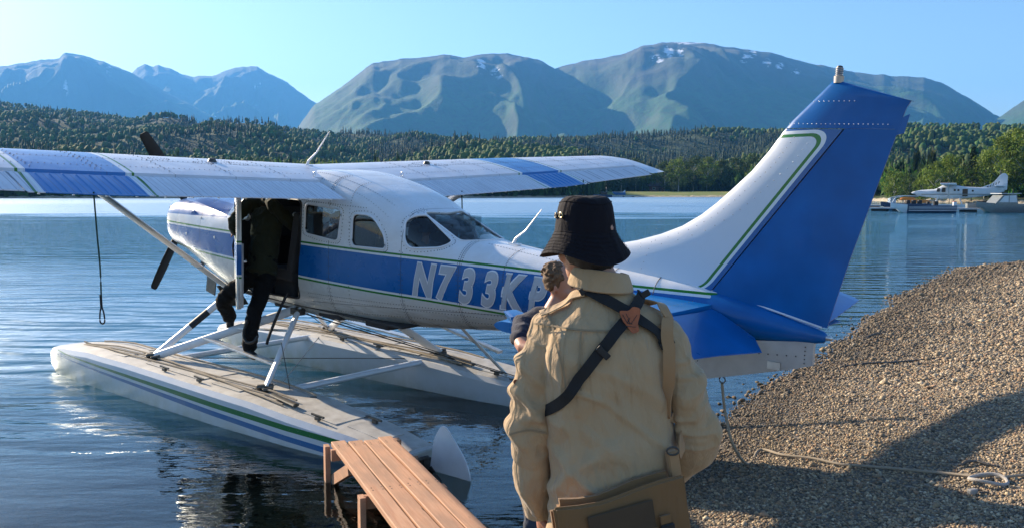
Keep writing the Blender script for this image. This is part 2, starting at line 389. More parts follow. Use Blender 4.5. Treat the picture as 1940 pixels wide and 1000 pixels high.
def hill_h(X, Y, A=None, R=None):
    X = np.asarray(X, float); Y = np.asarray(Y, float)
    A = np.arctan2(X, Y); R = np.hypot(X, Y); px = np.clip(az_px(A), -900, 2600)
    sk = np.interp(px, *zip(*FOREST_SKY)); rr = np.interp(px, *zip(*RIDGE_R)) / np.cos(A); r0 = rs_of(A)
    tr = 11.0
    H = (364.3 - sk) / F_PX * np.cos(A) * rr + 2.29 - tr
    t = np.clip((R - r0 - 60) / (rr - r0 - 60), 0, 1.4)
    prof = np.where(t < 1, t**1.35 * (1.15 - .15 * t), 1 - .5 * (t - 1))
    n_ = fbm(X / 170, Y / 170, 4, 40) * 42 * np.clip(t * 3, 0, 1) * np.clip((1.02 - t) * 4, 0, 1)
    shore = np.clip((R - r0) * .07, -3, 2.2)
    return shore + H * prof + n_
g = NT('forest_floor'); v = g.obj(); n1 = g.noise(.02, 5, v)
M_FLOOR = g.done(g.bsdf(g.mix(g.ramp(n1, [(.4, 0), (.6, 1)]), (.020, .040, .016), (.045, .075, .022)), .95, 0, g.bump(g.noise(.35, 4, v), 1, 3)))
azs = np.radians(np.arange(-75, 75, .5)); rs = np.linspace(0, 1, 80)
A, T = np.meshgrid(azs, rs, indexing='ij'); px = np.clip(az_px(np.clip(A, -1.3, 1.3)), -900, 2600); R0 = rs_of(np.clip(A, -1.0, 1.0)) * .99 - 6; R0 = np.where(np.abs(A) > 1.0, R0, R0); Rr = R0 + (2600 - R0) * T**1.6
X = Rr * np.sin(A); Y = Rr * np.cos(A); Z = hill_h(X, Y); na, nr = A.shape
i = (np.arange(na - 1)[:, None] * nr + np.arange(nr - 1)[None, :]).ravel()
hill = fastmesh('wooded_hills', np.stack([X.ravel(), Y.ravel(), Z.ravel()], 1), np.stack([i, i + nr, i + nr + 1, i + 1], 1), M_FLOOR, smooth=True); tag(hill, kind='structure')

# ================================================================ MOUNTAINS
def mountain_mat(name, snow_amt):
    g = NT(name); v = g.obj(); X = g.xyz(v); geo = g.n('NewGeometry'); nz = g.xyz(geo.outputs['Normal'])[2]
    n1 = g.noise(.0016, 7, v, .62); n2 = g.noise(.006, 6, v, .65); at = g.n('Attribute', attribute_name='tint'); ac = g.xyz(at.outputs['Color'])
    hgt = g.math('ADD', ac[1], g.math('MULTIPLY', g.math('SUBTRACT', n1, .5), .75))
    low = g.mix(g.ramp(n2, [(.38, 0), (.62, 1)]), (.022, .085, .020), (.040, .112, .028))
    low = g.mix(g.ramp(g.noise(.03, 3, v), [(.48, 0), (.6, .6)]), low, (.03, .055, .02))
    high = g.mix(g.ramp(n2, [(.4, 0), (.6, 1)]), (.078, .078, .052), (.050, .058, .044))
    col = g.mix(g.ramp(hgt, [(.50, 0), (.85, 1)]), low, high)
    steep = g.ramp(nz, [(.55, 1), (.8, 0)]); col = g.mix(g.math('MULTIPLY', steep, .6), col, (.075, .08, .06))
    sn = g.math('MULTIPLY', ac[0], g.ramp(g.noise(.012, 5, v, .6), [(.50, 0), (.54, 1)])); col = g.mix(g.math('MULTIPLY', sn, snow_amt), col, (.8, .82, .85))
    return g.done(g.bsdf(col, .95, 0, g.bump(g.noise(.02, 6, v, .7), .8, 14)))
M_MTN = mountain_mat('mountainside', 1.0)
def massif(name, sky_pts, R, Rb, seed, spur=.5, snow=(), label=None, na=520, nt_=110, wl=420.):
    """heightfield between a foot at radius Rb and a crest at radius R whose skyline is sky_pts (photo pixels)"""
    px0, px1 = sky_pts[0][0], sky_pts[-1][0]; P = np.linspace(px0, px1, na); A = np.arctan((P - 970) / F_PX)
    sk = np.interp(P, *zip(*sky_pts)); sk = sk + fbm(P / 16, P * 0 + seed, 4, seed) * 2.2
    t = np.concatenate([np.linspace(0, 1, nt_), [1.03, 1.08, 1.2]])
    Ag, T = np.meshgrid(A, t, indexing='ij'); Pg = np.repeat(P[:, None], len(t), 1)
    # spurs: the crest comes forward and falls back, valleys cut in
    Rr = Rb + (R - Rb) * T
    Xw = Rr * np.tan(Ag); 
    H = np.repeat(((364.3 - sk) / F_PX * np.cos(A))[:, None], len(t), 1) * (R / np.cos(Ag))
    warp = fbm(Xw / 2600, Rr / 2600, 3, seed + 3) * 1.3
    rid = 1 - np.abs(fbm(Xw / (wl * 2.4) + warp, Rr / (wl * 6) + warp * .5, 4, seed + 7, .55)) * 2.6
    rid2 = 1 - np.abs(fbm(Xw / (wl * .8) + warp * 2, Rr / (wl * 2.2), 4, seed + 17, .55)) * 2.4
    prof = np.where(T < 1, (1 - np.cos(np.pi * np.clip(T, 0, 1)**.95)) / 2 * .55 + T * .45, 1 - (T - 1) * 1.2)
    env = np.clip(T * 5, 0, 1) * np.clip((1 - T) * 2.6, 0, 1)
    prof = prof + env * spur * ((rid - .55) * .34 + (rid2 - .55) * .11) + env * fbm(Xw / 150, Rr / 150, 3, seed + 27) * .012
    Z = H * np.maximum(prof, 0) - 5; Z = np.minimum(Z, H * np.where(T < .97, .985 * (Rr / R), 1.0) * 1.0)
    X = Rr * np.tan(Ag); Y = Rr + 0 * Ag; X, Y = X * 1.0, Y
    col = np.zeros(X.shape + (4,)); col[..., 3] = 1; hm = max((364.3 - p[1]) / F_PX for p in sky_pts) * R
    col[..., 1] = np.clip(Z / hm, 0, 1)
    pyy = 364.3 - F_PX * (Z - 2.29) / np.maximum(Rr, 1)
    for (sx, sy, wx, wy) in snow: col[..., 0] = np.maximum(col[..., 0], np.clip(1.9 - 1.6 * (((Pg - sx) / wx)**2 + ((pyy - sy) / wy)**2), 0, 1))
    n1_, n2_ = X.shape; i = (np.arange(n1_ - 1)[:, None] * n2_ + np.arange(n2_ - 1)[None, :]).ravel()
    o = fastmesh(name, np.stack([X.ravel(), Y.ravel(), Z.ravel()], 1), np.stack([i, i + n2_, i + n2_ + 1, i + 1], 1), M_MTN, smooth=True, col=col.reshape(-1, 4))
    tag(o, kind='structure'); return o
massif('mountain', [(520, 285), (560, 250), (600, 200), (640, 175), (680, 145), (712, 123), (760, 117), (800, 113), (840, 107), (880, 112), (920, 107), (960, 106), (1000, 112), (1030, 122), (1050, 133), (1100, 119), (1150, 112), (1180, 105), (1215, 90), (1260, 85), (1300, 84), (1340, 87), (1400, 98), (1450, 104), (1500, 117), (1560, 130), (1600, 137), (1640, 142), (1680, 147), (1740, 149), (1770, 158), (1800, 174), (1840, 196), (1870, 215), (1895, 228), (1960, 262)], 6500, 3600, 3, .50,
       snow=[(912, 128, 9, 16), (944, 142, 14, 9), (1262, 104, 10, 12), (1285, 98, 8, 14), (1240, 118, 14, 8), (1404, 116, 9, 9), (1418, 108, 9, 8), (1446, 124, 8, 8), (1470, 130, 7, 7), (1500, 140, 8, 6), (1300, 87, 30, 3)])
massif('mountain', [(-500, 160), (-250, 118), (-120, 128), (0, 132), (50, 125), (95, 118), (125, 116), (135, 107), (165, 108), (180, 112), (210, 122), (260, 142), (300, 165), (350, 190), (400, 215), (470, 250)], 9800, 5600, 11, .7, snow=[(135, 170, 5, 12), (218, 138, 5, 8)], na=260)
massif('mountain', [(200, 190), (262, 140), (270, 131), (285, 126), (300, 131), (310, 127), (330, 133), (350, 142), (375, 150), (385, 147), (410, 148), (430, 140), (450, 132), (470, 130), (495, 129), (510, 140), (545, 158), (560, 168), (600, 196), (640, 222), (700, 250)], 11800, 7400, 23, .7, snow=[(494, 165, 8, 3), (414, 230, 4, 14)], na=260)
massif('mountain', [(1840, 262), (1880, 224), (1900, 211), (1940, 182), (2000, 150), (2120, 120), (2300, 140), (2500, 170)], 5200, 3400, 31, .8, na=180)
# ================================================================ FOREST
def leaf_mat(name, a, b, sc__=.6):
    g = NT(name); at = g.n('Attribute', attribute_name='tint'); v = g.obj()
    col = g.mix(g.noise(sc__, 3, v), at.outputs['Color'], g.mix(.5, at.outputs['Color'], b))
    d = g.bsdf(col, .8, 0); tr = g.n('BsdfTranslucent'); g.set(tr.inputs[0], col)
    return g.done(g.n('MixShader', i_0=.38, i_1=d, i_2=tr.outputs[0]).outputs[0])
M_TREE = leaf_mat('tree_foliage', None, (.05, .07, .02), .05)
def cone_tree(n_tiers=4, sides=6, rs=0):
    r = np.random.default_rng(rs); V = []; F = []
    for k in range(n_tiers):
        z0 = .08 + k * .86 / n_tiers; z1 = min(1.0, z0 + .36 + (.06 if k == n_tiers - 1 else 0)); rad = (1 - k / n_tiers * .92) ; o = len(V)
        for j in range(sides):
            t = 2 * math.pi * (j + .5 * (k % 2)) / sides + r.normal(0, .15); q = rad * (1 + r.normal(0, .18)); V.append((q * math.cos(t), q * math.sin(t), z0 + r.normal(0, .03)))
        V.append((0, 0, z1)); F += [(o + j, o + (j + 1) % sides, o + sides) for j in range(sides)]
    return np.array(V), np.array(F)
def blob_tree(rs=0):
    r = np.random.default_rng(rs); v, f = ico(); V = []; F = []
    for (cx, cy, cz, q, h) in ((0, 0, .58, .80, .44),):
        o = len(V); P = v * (1 + r.normal(0, .16, v.shape)) * [q, q, h] + [cx, cy, cz]; V += list(P); F += [tuple(i + o for i in t) for t in f]
    return np.array(V), np.array(F)
def crown_mesh(name, seed, n_cl, leaves, rad, h0, h1, shape='round', leaf=.16):
    """crown of small leaf-clump faces spread through a lumpy volume; heights as fractions of a 1 m tree"""
    r = np.random.default_rng(seed); V = []; C = []
    cl = []
    for k in range(n_cl):
        t = r.random(); z = h0 + (h1 - h0) * t; prof = math.sin(math.pi * min(1, max(.08, (t * .92 + .06))))**.6 if shape == 'round' else (1 - t) * 1.02 + .04
        a = r.random() * 6.28; q = rad * prof * math.sqrt(r.random()) * .95; cl.append((q * math.cos(a), q * math.sin(a), z, rad * (.20 + .18 * r.random()) * (1 if shape == 'round' else .6)))
    for (cx, cy, cz, cr) in cl:
        tint = .65 + .7 * r.random()
        for j in range(leaves):
            d = r.normal(0, 1, 3); d /= np.linalg.norm(d); p = np.array([cx, cy, cz]) + d * cr * (.55 + .5 * r.random()) * [1, 1, .8 if shape == 'round' else .35]
            a = r.normal(0, 1, 3); a /= np.linalg.norm(a); b = np.cross(a, d + r.normal(0, .5, 3)); b /= max(1e-6, np.linalg.norm(b)); s_ = leaf * rad * (.6 + .8 * r.random())
            V += [p - a * s_, p + b * s_ * .8, p + a * s_ * .9]; C += [tint * (.85 + .3 * r.random())] * 3
    return np.array(V), np.arange(len(V)).reshape(-1, 3), np.array(C)
def plant(name, X, Y, H, W, protos, col):
    Z = hill_h(X, Y) - .4; n = len(X); VV = []; FF = []; CC = []; o = 0; which = rng.integers(0, len(protos), n)
    for p, (v, f) in enumerate(protos):
        k = which == p; m = int(k.sum())
        if not m: continue
        a = rng.random(m) * 6.28; c, s_ = np.cos(a)[:, None], np.sin(a)[:, None]; Wk, Hk = W[k][:, None], H[k][:, None]
        lean = rng.normal(0, .03, (m, 2))
        px_ = (v[None, :, 0] * c - v[None, :, 1] * s_) * Wk; py_ = (v[None, :, 0] * s_ + v[None, :, 1] * c) * Wk; pz = v[None, :, 2] * Hk
        Q = np.stack([px_ + X[k][:, None] + lean[:, :1] * pz, py_ + Y[k][:, None] + lean[:, 1:] * pz, pz + Z[k][:, None]], 2)
        VV.append(Q.reshape(-1, 3)); FF.append((f[None] + (np.arange(m) * len(v))[:, None, None]).reshape(-1, 3) + o); o += m * len(v)
        CC.append(np.repeat(col[k], len(v), 0))
    ob = fastmesh(name, np.concatenate(VV), np.concatenate(FF), M_TREE, col=np.concatenate([np.concatenate(CC), np.ones((o, 1))], 1)); tag(ob, kind='stuff'); return ob
NT_ = 34000
A = np.radians(-37 + 74 * rng.random(NT_)); u = rng.random(NT_); px = az_px(A); r0 = rs_of(A); rr = np.interp(px, *zip(*RIDGE_R)) / np.cos(A) * 1.03
R = r0 + 6 + (rr - r0 - 6) * u**1.25; X, Y = R * np.sin(A), R * np.cos(A)
lawn = (px > 1130) & (px < 1420) & (R - r0 < 62); dock = (px > 1560) & (R - r0 < 14); k = ~lawn & ~dock
X, Y, R, px, r0 = X[k], Y[k], R[k], px[k], r0[k]
dec = fbm(X / 110, Y / 110, 4, 60) + .16 + np.where(px < 700, .06, -.20) + np.where((R - r0 < 90), .22, 0) + np.where(px > 1600, .16, 0) + rng.normal(0, .10, len(X)) > 0
n = len(X); H = np.where(dec, 6.5 + 4.5 * rng.random(n), 7 + 8 * rng.random(n)**1.4); W = np.where(dec, H * (.30 + .12 * rng.random(n)), H * (.13 + .05 * rng.random(n)))
base = np.where(dec[:, None], np.array([[.095, .165, .028]]), np.array([[.020, .052, .022]]))
col = base * (.65 + .75 * rng.random(n))[:, None] * np.stack([1 + .25 * rng.normal(0, 1, n), np.ones(n), np.ones(n)], 1).clip(.5, 1.6)
near_ = (R - r0 < 150) & (R < 560); H = np.where((px > 1450) & near_, H * .62, H)
LEAFY = [crown_mesh('c', s, 8, 8, .95, .22, .95, 'round', .34)[:2] for s in range(6)]; SPIKY = [crown_mesh('c', s, 34, 3, .95, .08, .98, 'cone', .42)[:2] for s in range(5)]
k = dec & near_; plant('near_birch_forest', X[k], Y[k], H[k], W[k], LEAFY, col[k]); k = ~dec & near_; plant('near_spruce_forest', X[k], Y[k], H[k], W[k], SPIKY, col[k])
X, Y, H, W, col, dec = [q[~near_] for q in (X, Y, H, W, col, dec)]
plant('spruce_forest', X[~dec], Y[~dec], H[~dec], W[~dec], [cone_tree(3, 5, s) for s in range(5)], col[~dec])
plant('birch_forest', X[dec], Y[dec], H[dec], W[dec], [blob_tree(s) for s in range(6)], col[dec])
# ---- trees one can tell apart
M_BARK = mat('birch_bark', (.42, .40, .36), .9, var=.4, vscale=3, bump=.5, bscale=20, dirt=((.08, .07, .06), .9)); M_BARKD = mat('spruce_bark', (.09, .07, .055), .95, var=.3, vscale=3, bump=.5, bscale=20)
PROT = {}
def tree_proto(kind, seed):
    if (kind, seed) in PROT: return PROT[(kind, seed)]
    r = random.Random(seed * 7 + (kind == 'spruce'))
    if kind == 'spruce': V, F, C = crown_mesh('c', seed, 150, 14, .17, .10, .97, 'cone', .17); base = np.array((.020, .045, .020))
    else: V, F, C = crown_mesh('c', seed, 70, 26, .34, .22, 1.0, 'round', .085); base = np.array((.17, .24, .03) if kind == 'birch' else (.05, .09, .02))
    col = np.concatenate([base[None] * C[:, None], np.ones((len(C), 1))], 1)
    co = fastmesh('crown', V, F, M_TREE, col=col); me = co.data; bpy.data.objects.remove(co)
    mb = MB(); mb.tube([(0, 0, -.03), (.01, 0, .2), (r.uniform(-.02, .02), .01, .5), (0, 0, .85)], [.020, .016, .010, .003], 7)
    if kind != 'spruce':
        for k in range(7):
            a = r.uniform(0, 6.28); z = r.uniform(.22, .6); L = r.uniform(.15, .28); mb.tube([(0, 0, z), (L * .5 * math.cos(a), L * .5 * math.sin(a), z + L * .5), (L * math.cos(a), L * math.sin(a), z + L * .9)], [.008, .005, .002], 5)
    else:
        for k in range(10):
            a = r.uniform(0, 6.28); z = .12 + k * .08; L = .15 * (1 - z); mb.tube([(0, 0, z), (L * math.cos(a), L * math.sin(a), z - .01)], [.004, .001], 4)
    to = mb.obj('trunk', M_BARKD if kind == 'spruce' else M_BARK, smooth=True); tm = to.data; bpy.data.objects.remove(to)
    PROT[(kind, seed)] = (me, tm); return PROT[(kind, seed)]
def tree(kind, px_, dist, h, label, group, seed=0, wide=1.0, z=None):
    me, tm = tree_proto(kind, seed); Xp = (px_ - 970) / F_PX * dist; zz = float(hill_h(np.array([Xp]), np.array([float(dist)]))[0]) if z is None else z
    t = empty({'spruce': 'spruce_tree', 'birch': 'birch_tree', 'poplar': 'poplar_tree'}[kind], (Xp, dist, zz - .1), random.uniform(0, 6.28)); t.scale = (h * wide, h * wide, h); tag(t, label, 'tree', group)
    link(bpy.data.objects.new('trunk', tm), t); link(bpy.data.objects.new('crown', me), t); return t
# behind the docks at the right
RT = [('birch', 1692, 196, 8.0, 'rounded light green birch just right of the tail fin, behind the far dock'), ('birch', 1745, 190, 6.5, 'low light green birch behind the nose of the moored white seaplane'),
      ('birch', 1768, 186, 9.2, 'sunlit birch rising above the cabin of the moored white seaplane'), ('birch', 1796, 187, 10.2, 'full light green birch left of the dark spruce by the dock'),
      ('spruce', 1838, 188, 12.0, 'dark spruce with visible trunk behind the moored white seaplane'), ('birch', 1862, 184, 10.6, 'pale green birch right beside the dark spruce'),
      ('birch', 1893, 180, 13.0, 'tall birch directly above the tail of the moored white seaplane'), ('birch', 1917, 182, 14.2, 'tallest birch, second from the right edge of the photo'),
      ('birch', 1943, 178, 13.8, 'broad birch cut by the right edge of the photo'), ('poplar', 1720, 200, 6.5, 'small darker tree between two birches right of the tail fin')]
for j, (kd, p_, d_, h_, lb) in enumerate(RT): tree(kd, p_, d_, h_, lb, 'trees behind the far docks', j % 4, 1.0 if kd == 'spruce' else .95)
LT = [(1148, 452, 14, 'poplar', 'dark leafy tree just above the starboard wing tip, left of the others'), (1176, 448, 15, 'poplar', 'dark tree at the left end of the lawn row'), (1204, 458, 17, 'poplar', 'dark rounded tree beside the brown cabin on the left'),
      (1258, 452, 15, 'poplar', 'dark tree between the two brown cabins'), (1284, 446, 17, 'birch', 'lighter tree with pale trunk at the top of the lawn'), (1312, 450, 18, 'poplar', 'broad dark tree in front of the right brown cabin'),
      (1338, 444, 17, 'birch', 'pale-trunked tree in the middle of the lawn row'), (1366, 448, 16, 'poplar', 'dark tree just left of the leading edge of the tail fin'), (1392, 440, 17, 'poplar', 'dark tree partly hidden by the tail fin, lawn row'), (1420, 435, 18, 'poplar', 'tallest dark tree hidden low down by the tail fin'), (1230, 470, 16, 'spruce', 'pointed spruce behind the left brown cabin')]
for j, (p_, d_, h_, kd, lb) in enumerate(LT): tree(kd, p_, d_, h_, lb, 'trees around the far lawn', j % 4, 1.1)
tree('poplar', 1275, 432, 5.0, 'small round shrub-like tree standing alone on the lawn', 'trees around the far lawn', 2, 1.3)
# lawn and shore strip
A, T = np.meshgrid(np.arctan((np.linspace(1150, 1430, 60) - 970) / F_PX), np.linspace(0, 1, 14), indexing='ij'); r0 = rs_of(A)
Rr = r0 + 3 + 56 * T; X, Y = Rr * np.sin(A), Rr * np.cos(A); Z = hill_h(X, Y) + .25; na, nr = A.shape; i = (np.arange(na - 1)[:, None] * nr + np.arange(nr - 1)[None, :]).ravel()
g = NT('lawn_grass'); v = g.obj(); n1 = g.noise(.08, 4, v)
M_LAWN = g.done(g.bsdf(g.mix(g.ramp(n1, [(.4, 0), (.62, 1)]), (.12, .17, .03), (.20, .21, .05)), .9, 0, g.bump(g.noise(2, 4, v), .6, .2)))
lw = fastmesh('lawn', np.stack([X.ravel(), Y.ravel(), Z.ravel()], 1), np.stack([i, i + nr, i + nr + 1, i + 1], 1), M_LAWN, smooth=True); tag(lw, kind='structure')
M_BANK = mat('pale_shore_stones', (.36, .31, .22), .9, var=.4, vscale=.8)
A = np.arctan((np.linspace(-200, 2100, 700) - 970) / F_PX); r0 = rs_of(A); hb = .5 + .9 * np.abs(fbm(A * 60, A * 0, 3, 70)); P = []
for dr, zf in ((-1.5, -.3), (1.0, .55), (4, 1.0), (8, .8)): P.append(np.stack([(r0 + dr) * np.sin(A), (r0 + dr) * np.cos(A), zf * hb * (1 if zf > 0 else 1) + (fbm(A * 400 + dr, A * 0, 2, 71) * .4 if zf > 0 else 0)], 1))
V = np.stack(P, 1).reshape(-1, 3); i = (np.arange(len(A) - 1)[:, None] * 4 + np.arange(3)[None, :]).ravel()
sb = fastmesh('far_shore_bank', V, np.stack([i, i + 4, i + 5, i + 1], 1), M_BANK); tag(sb, kind='structure')
# ================================================================ FLOATPLANE
# aircraft axes: x aft, y starboard, z up
AX = Matrix(((0.7596712527, 0.6492851398, 0.0364471543), (-0.6479689444, 0.7604984757, -0.0421700797), (-0.0550984114, 0.0084187731, 0.9984454363)))
plane = empty('floatplane'); plane.matrix_world = Matrix.Translation((-2.9882, 10.6126, -1.2524 + LAKE_H)) @ AX.to_4x4()
tag(plane, 'blue and white high-wing floatplane with dark lettering band, nosed out from the gravel beach', 'floatplane')
def A2W(p): return plane.matrix_world @ Vector(p)

WHITE, BLUE, GREEN, SILVER = (.74, .76, .79), (.002, .095, .33), (.012, .17, .012), (.50, .51, .51)
def curve_node(g, x, pts, lo=-1.6, hi=7.0):
    mr = g.n('MapRange', i_0=x, i_1=lo, i_2=hi); c = g.n('FloatCurve'); g.set(c.inputs['Value'], mr.outputs[0])
    cu = c.mapping.curves[0]
    P = [((p[0] - lo) / (hi - lo), p[1]) for p in pts]
    while len(cu.points) < len(P): cu.points.new(.5, .5)
    for q, p in zip(cu.points, P): q.location = p; q.handle_type = 'VECTOR'
    c.mapping.update(); return c.outputs[0]
ZTOP = [(-1.6, .815), (.2, .822), (1.5, .826), (3.2, .835), (4.5, .83), (5.2, .80), (5.95, .81), (7, .82)]
ZBOT = [(-1.6, .535), (-1.15, .53), (.25, .50), (1.5, .443), (3.25, .43), (4.1, .412), (5, .43), (5.9, .45), (7, .45)]
def paint_fuselage():
    g = NT('fuselage_paint'); v = g.obj(); X = g.xyz(v); x, z = X[0], X[2]
    a = g.math('SUBTRACT', z, curve_node(g, x, ZTOP)); b = g.math('SUBTRACT', z, curve_node(g, x, ZBOT))
    green = g.math('MAXIMUM', g.math('COMPARE', a, 0.0, .0095), g.math('COMPARE', b, 0.0, .0095))
    blue = g.math('MULTIPLY', g.math('LESS_THAN', a, -.03), g.math('GREATER_THAN', b, .03))
    tail = g.math('MULTIPLY', g.math('GREATER_THAN', x, 5.05), g.math('MULTIPLY', g.math('LESS_THAN', a, -.03), g.math('GREATER_THAN', z, .43)))
    cowl = g.math('MULTIPLY', g.math('LESS_THAN', x, .03), g.math('GREATER_THAN', g.math('SUBTRACT', z, g.math('MULTIPLY_ADD', x, .035, .965)), 0))
    blue = g.math('MAXIMUM', g.math('MAXIMUM', blue, tail), cowl)
    n1 = g.noise(5, 5, v, .6)
    white = g.mix(g.math('LESS_THAN', b, 0), WHITE, (.60, .60, .58))
    white = g.mix(g.ramp(n1, [(.45, 0), (.75, .35)]), white, (.55, .54, .50))
    col = g.mix(green, g.mix(blue, white, g.mix(n1, BLUE, (.004, .125, .40))), GREEN)
    # grime streaks low on the belly
    st = g.noise(3, 5, g.mapping(v, (1, 1, 6)), .7)
    low = g.math('MULTIPLY', g.ramp(z, [(.12, .8), (.42, 0)]), g.ramp(st, [(.42, 0), (.7, 1)]))
    col = g.mix(low, col, (.24, .22, .18))
    # skin seams
    seam = 0.0
    for xx in (.28, 1.95, 2.95, 3.62, 4.55): seam = g.math('MAXIMUM', seam, g.math('COMPARE', x, xx, .0035))
    for zz in (.21,): seam = g.math('MAXIMUM', seam, g.math('MULTIPLY', g.math('COMPARE', g.math('SUBTRACT', z, g.math('MULTIPLY', x, .075)), .09, .0025), g.math('GREATER_THAN', x, 1.6)))
    for xx in (-1.15, -.55): seam = g.math('MAXIMUM', seam, g.math('COMPARE', x, xx, .003))
    col = g.mix(g.math('MULTIPLY', seam, .75), col, (.03, .03, .035))
    dent = g.noise(2.2, 2, v)
    rough = g.n('MapRange', i_0=n1, i_1=.3, i_2=.7, i_3=.22, i_4=.38).outputs[0]
    nr = g.bump(dent, .7, .02, g.bump(g.noise(90, 2, v), .06, .002, g.bump(g.math('MULTIPLY', seam, -1.0), .5, .003)))
    return g.done(g.bsdf(col, rough, 0, nr, Coat_Weight=.12, Coat_Roughness=.12, Specular_IOR_Level=.35))
M_FUS = paint_fuselage()
def paint_wing():
    g = NT('wing_paint'); v = g.obj(); X = g.xyz(v); x, y = X[0], X[1]
    ya = g.math('ABSOLUTE', y)
    s = g.math('ADD', ya, g.math('MULTIPLY', g.math('SUBTRACT', 1.9, x), .06))
    band = g.math('MULTIPLY', g.math('GREATER_THAN', s, 2.60), g.math('LESS_THAN', s, 3.38))
    gr = g.math('MAXIMUM', g.math('COMPARE', s, 2.535, .011), g.math('COMPARE', s, 3.445, .011))
    wl = g.math('MAXIMUM', g.math('COMPARE', s, 2.575, .012), g.math('COMPARE', s, 3.405, .012))
    n1 = g.noise(4, 5, v, .6); n2 = g.noise(1.7, 2, g.mapping(v, (1, 2, 1)))
    col = g.mix(g.ramp(n1, [(.42, 0), (.75, .45)]), (.66, .69, .76), (.52, .55, .62))
    col = g.mix(band, col, g.mix(n1, (.008, .16, .48), (.02, .23, .58)))
    col = g.mix(gr, col, GREEN); col = g.mix(g.math('MULTIPLY', wl, .8), col, (.75, .8, .8))
    seam = 0.0
    for yy in (.95, 1.55, 2.15, 2.75, 3.9, 4.5): seam = g.math('MAXIMUM', seam, g.math('COMPARE', ya, yy, .003))
    seam = g.math('MAXIMUM', seam, g.math('COMPARE', x, 1.36, .006))
    bead_shade = g.math('MULTIPLY', g.math('GREATER_THAN', x, 1.84), g.math('COMPARE', g.math('FRACT', g.math('MULTIPLY', g.math('SUBTRACT', ya, .03), 10.0)), .5, .05)); seam = g.math('MAXIMUM', seam, g.math('MULTIPLY', bead_shade, .55))  # shade along the flap beads, painted in as thin dark lines
    seam = g.math('MAXIMUM', seam, g.math('COMPARE', x, .82, .002))
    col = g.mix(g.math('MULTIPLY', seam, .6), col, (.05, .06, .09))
    lapped = g.math('MULTIPLY', g.math('GREATER_THAN', x, 1.36), -1)
    nr = g.bump(n2, .6, .03, g.bump(g.math('MULTIPLY', seam, -1), .5, .003, g.bump(lapped, .8, .004)))
    return g.done(g.bsdf(col, g.n('MapRange', i_0=n1, i_1=.3, i_2=.7, i_3=.3, i_4=.48).outputs[0], 0, nr, Coat_Weight=.25, Coat_Roughness=.2))
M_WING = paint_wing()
def thin_glass(name, tint):
    g = NT(name); geo = g.n('NewGeometry'); dt = g.n('VectorMath', operation='DOT_PRODUCT'); g.t.links.new(geo.outputs['Normal'], dt.inputs[0]); g.t.links.new(geo.outputs['Incoming'], dt.inputs[1])
    k = g.math('POWER', g.math('SUBTRACT', 1.0, g.math('ABSOLUTE', dt.outputs['Value']), clamp=True), 5.0); f = g.math('MULTIPLY_ADD', k, .9, .06)
    return g.done(g.n('MixShader', i_0=f, i_1=g.n('BsdfTransparent', i_0=tint).outputs[0], i_2=g.n('BsdfGlossy', i_0=(1, 1, 1, 1), i_1=.03).outputs[0]).outputs[0])
M_GLASS = thin_glass('tinted_window', (.46, .52, .54, 1))
M_WHITE = mat('white_paint', WHITE, .35, var=.06, coat=.3)
M_GREYW = mat('dirty_white_paint', (.52, .52, .49), .45, var=.15, vscale=5, dirt=((.3, .28, .22), .5))
M_BLUE = mat('blue_paint', (.001, .115, .38), .3, var=.16, vscale=3, coat=.15, Specular_IOR_Level=.35, bump=.05, bscale=40)
M_BLUE2 = mat('light_blue_paint', (.004, .16, .48), .3, var=.1, vscale=3, coat=.2)
M_ALU = mat('brushed_aluminium', (.62, .62, .61), .38, .75, var=.15, vscale=12, bump=.05)
M_STEEL = mat('dark_steel', (.10, .095, .085), .5, .7, var=.3, vscale=30)
M_BLACK = mat('black_rubber', (.012, .012, .013), .6)
M_BLADE = mat('black_propeller_paint', (.006, .006, .006), .55, var=.3)
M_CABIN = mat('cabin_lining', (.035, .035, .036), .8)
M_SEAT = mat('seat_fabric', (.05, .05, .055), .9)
M_RIVET = mat('rivet_heads', (.30, .31, .34), .4, .3)
M_RIVETD = mat('stained_rivets', (.07, .07, .07), .5, .3)

# ---- fuselage surface
FS = [  # x, half width, z bottom, z mid, z top, exponent top, exponent bottom
 (-1.60, .26, .58, .78, .98, 2.2, 2.2), (-1.57, .40, .50, .78, 1.06, 2.6, 2.3), (-1.48, .46, .45, .77, 1.10, 3.0, 2.4), (-1.2, .50, .40, .76, 1.13, 3.2, 2.4), (-.9, .53, .30, .74, 1.15, 3.2, 2.4),
 (-.45, .56, .13, .72, 1.17, 2.7, 2.6), (-.05, .575, .04, .71, 1.19, 2.8, 3.0), (.12, .58, .025, .71, 1.24, 3.0, 3.0), (.35, .585, .01, .71, 1.38, 3.2, 3.1), (.6, .59, 0, .71, 1.475, 3.6, 3.2), (.9, .59, -.015, .71, 1.53, 4.2, 3.2),
 (1.4, .59, -.02, .71, 1.575, 5.0, 3.2), (1.66, .59, -.01, .71, 1.572, 5.4, 3.2), (1.9, .585, 0, .70, 1.545, 5.4, 3.1), (2.35, .565, .02, .70, 1.455, 5.2, 3.0), (2.7, .54, .06, .69, 1.355, 4.6, 2.8), (3.0, .505, .09, .69, 1.235, 3.8, 2.6), (3.35, .46, .13, .69, 1.10, 3.0, 2.5),
 (3.65, .42, .165, .69, 1.02, 2.5, 2.4), (4.0, .375, .205, .69, .985, 2.4, 2.4), (4.4, .325, .26, .685, .955, 2.3, 2.3), (5.0, .245, .34, .68, .92, 2.2, 2.2), (5.5, .175, .40, .675, .89, 2.1, 2.2), (5.92, .115, .45, .67, .85, 2.0, 2.2), (6.1, .09, .48, .66, .80, 2.0, 2.0)]
def fsec(x): return smooth_interp(FS, x)
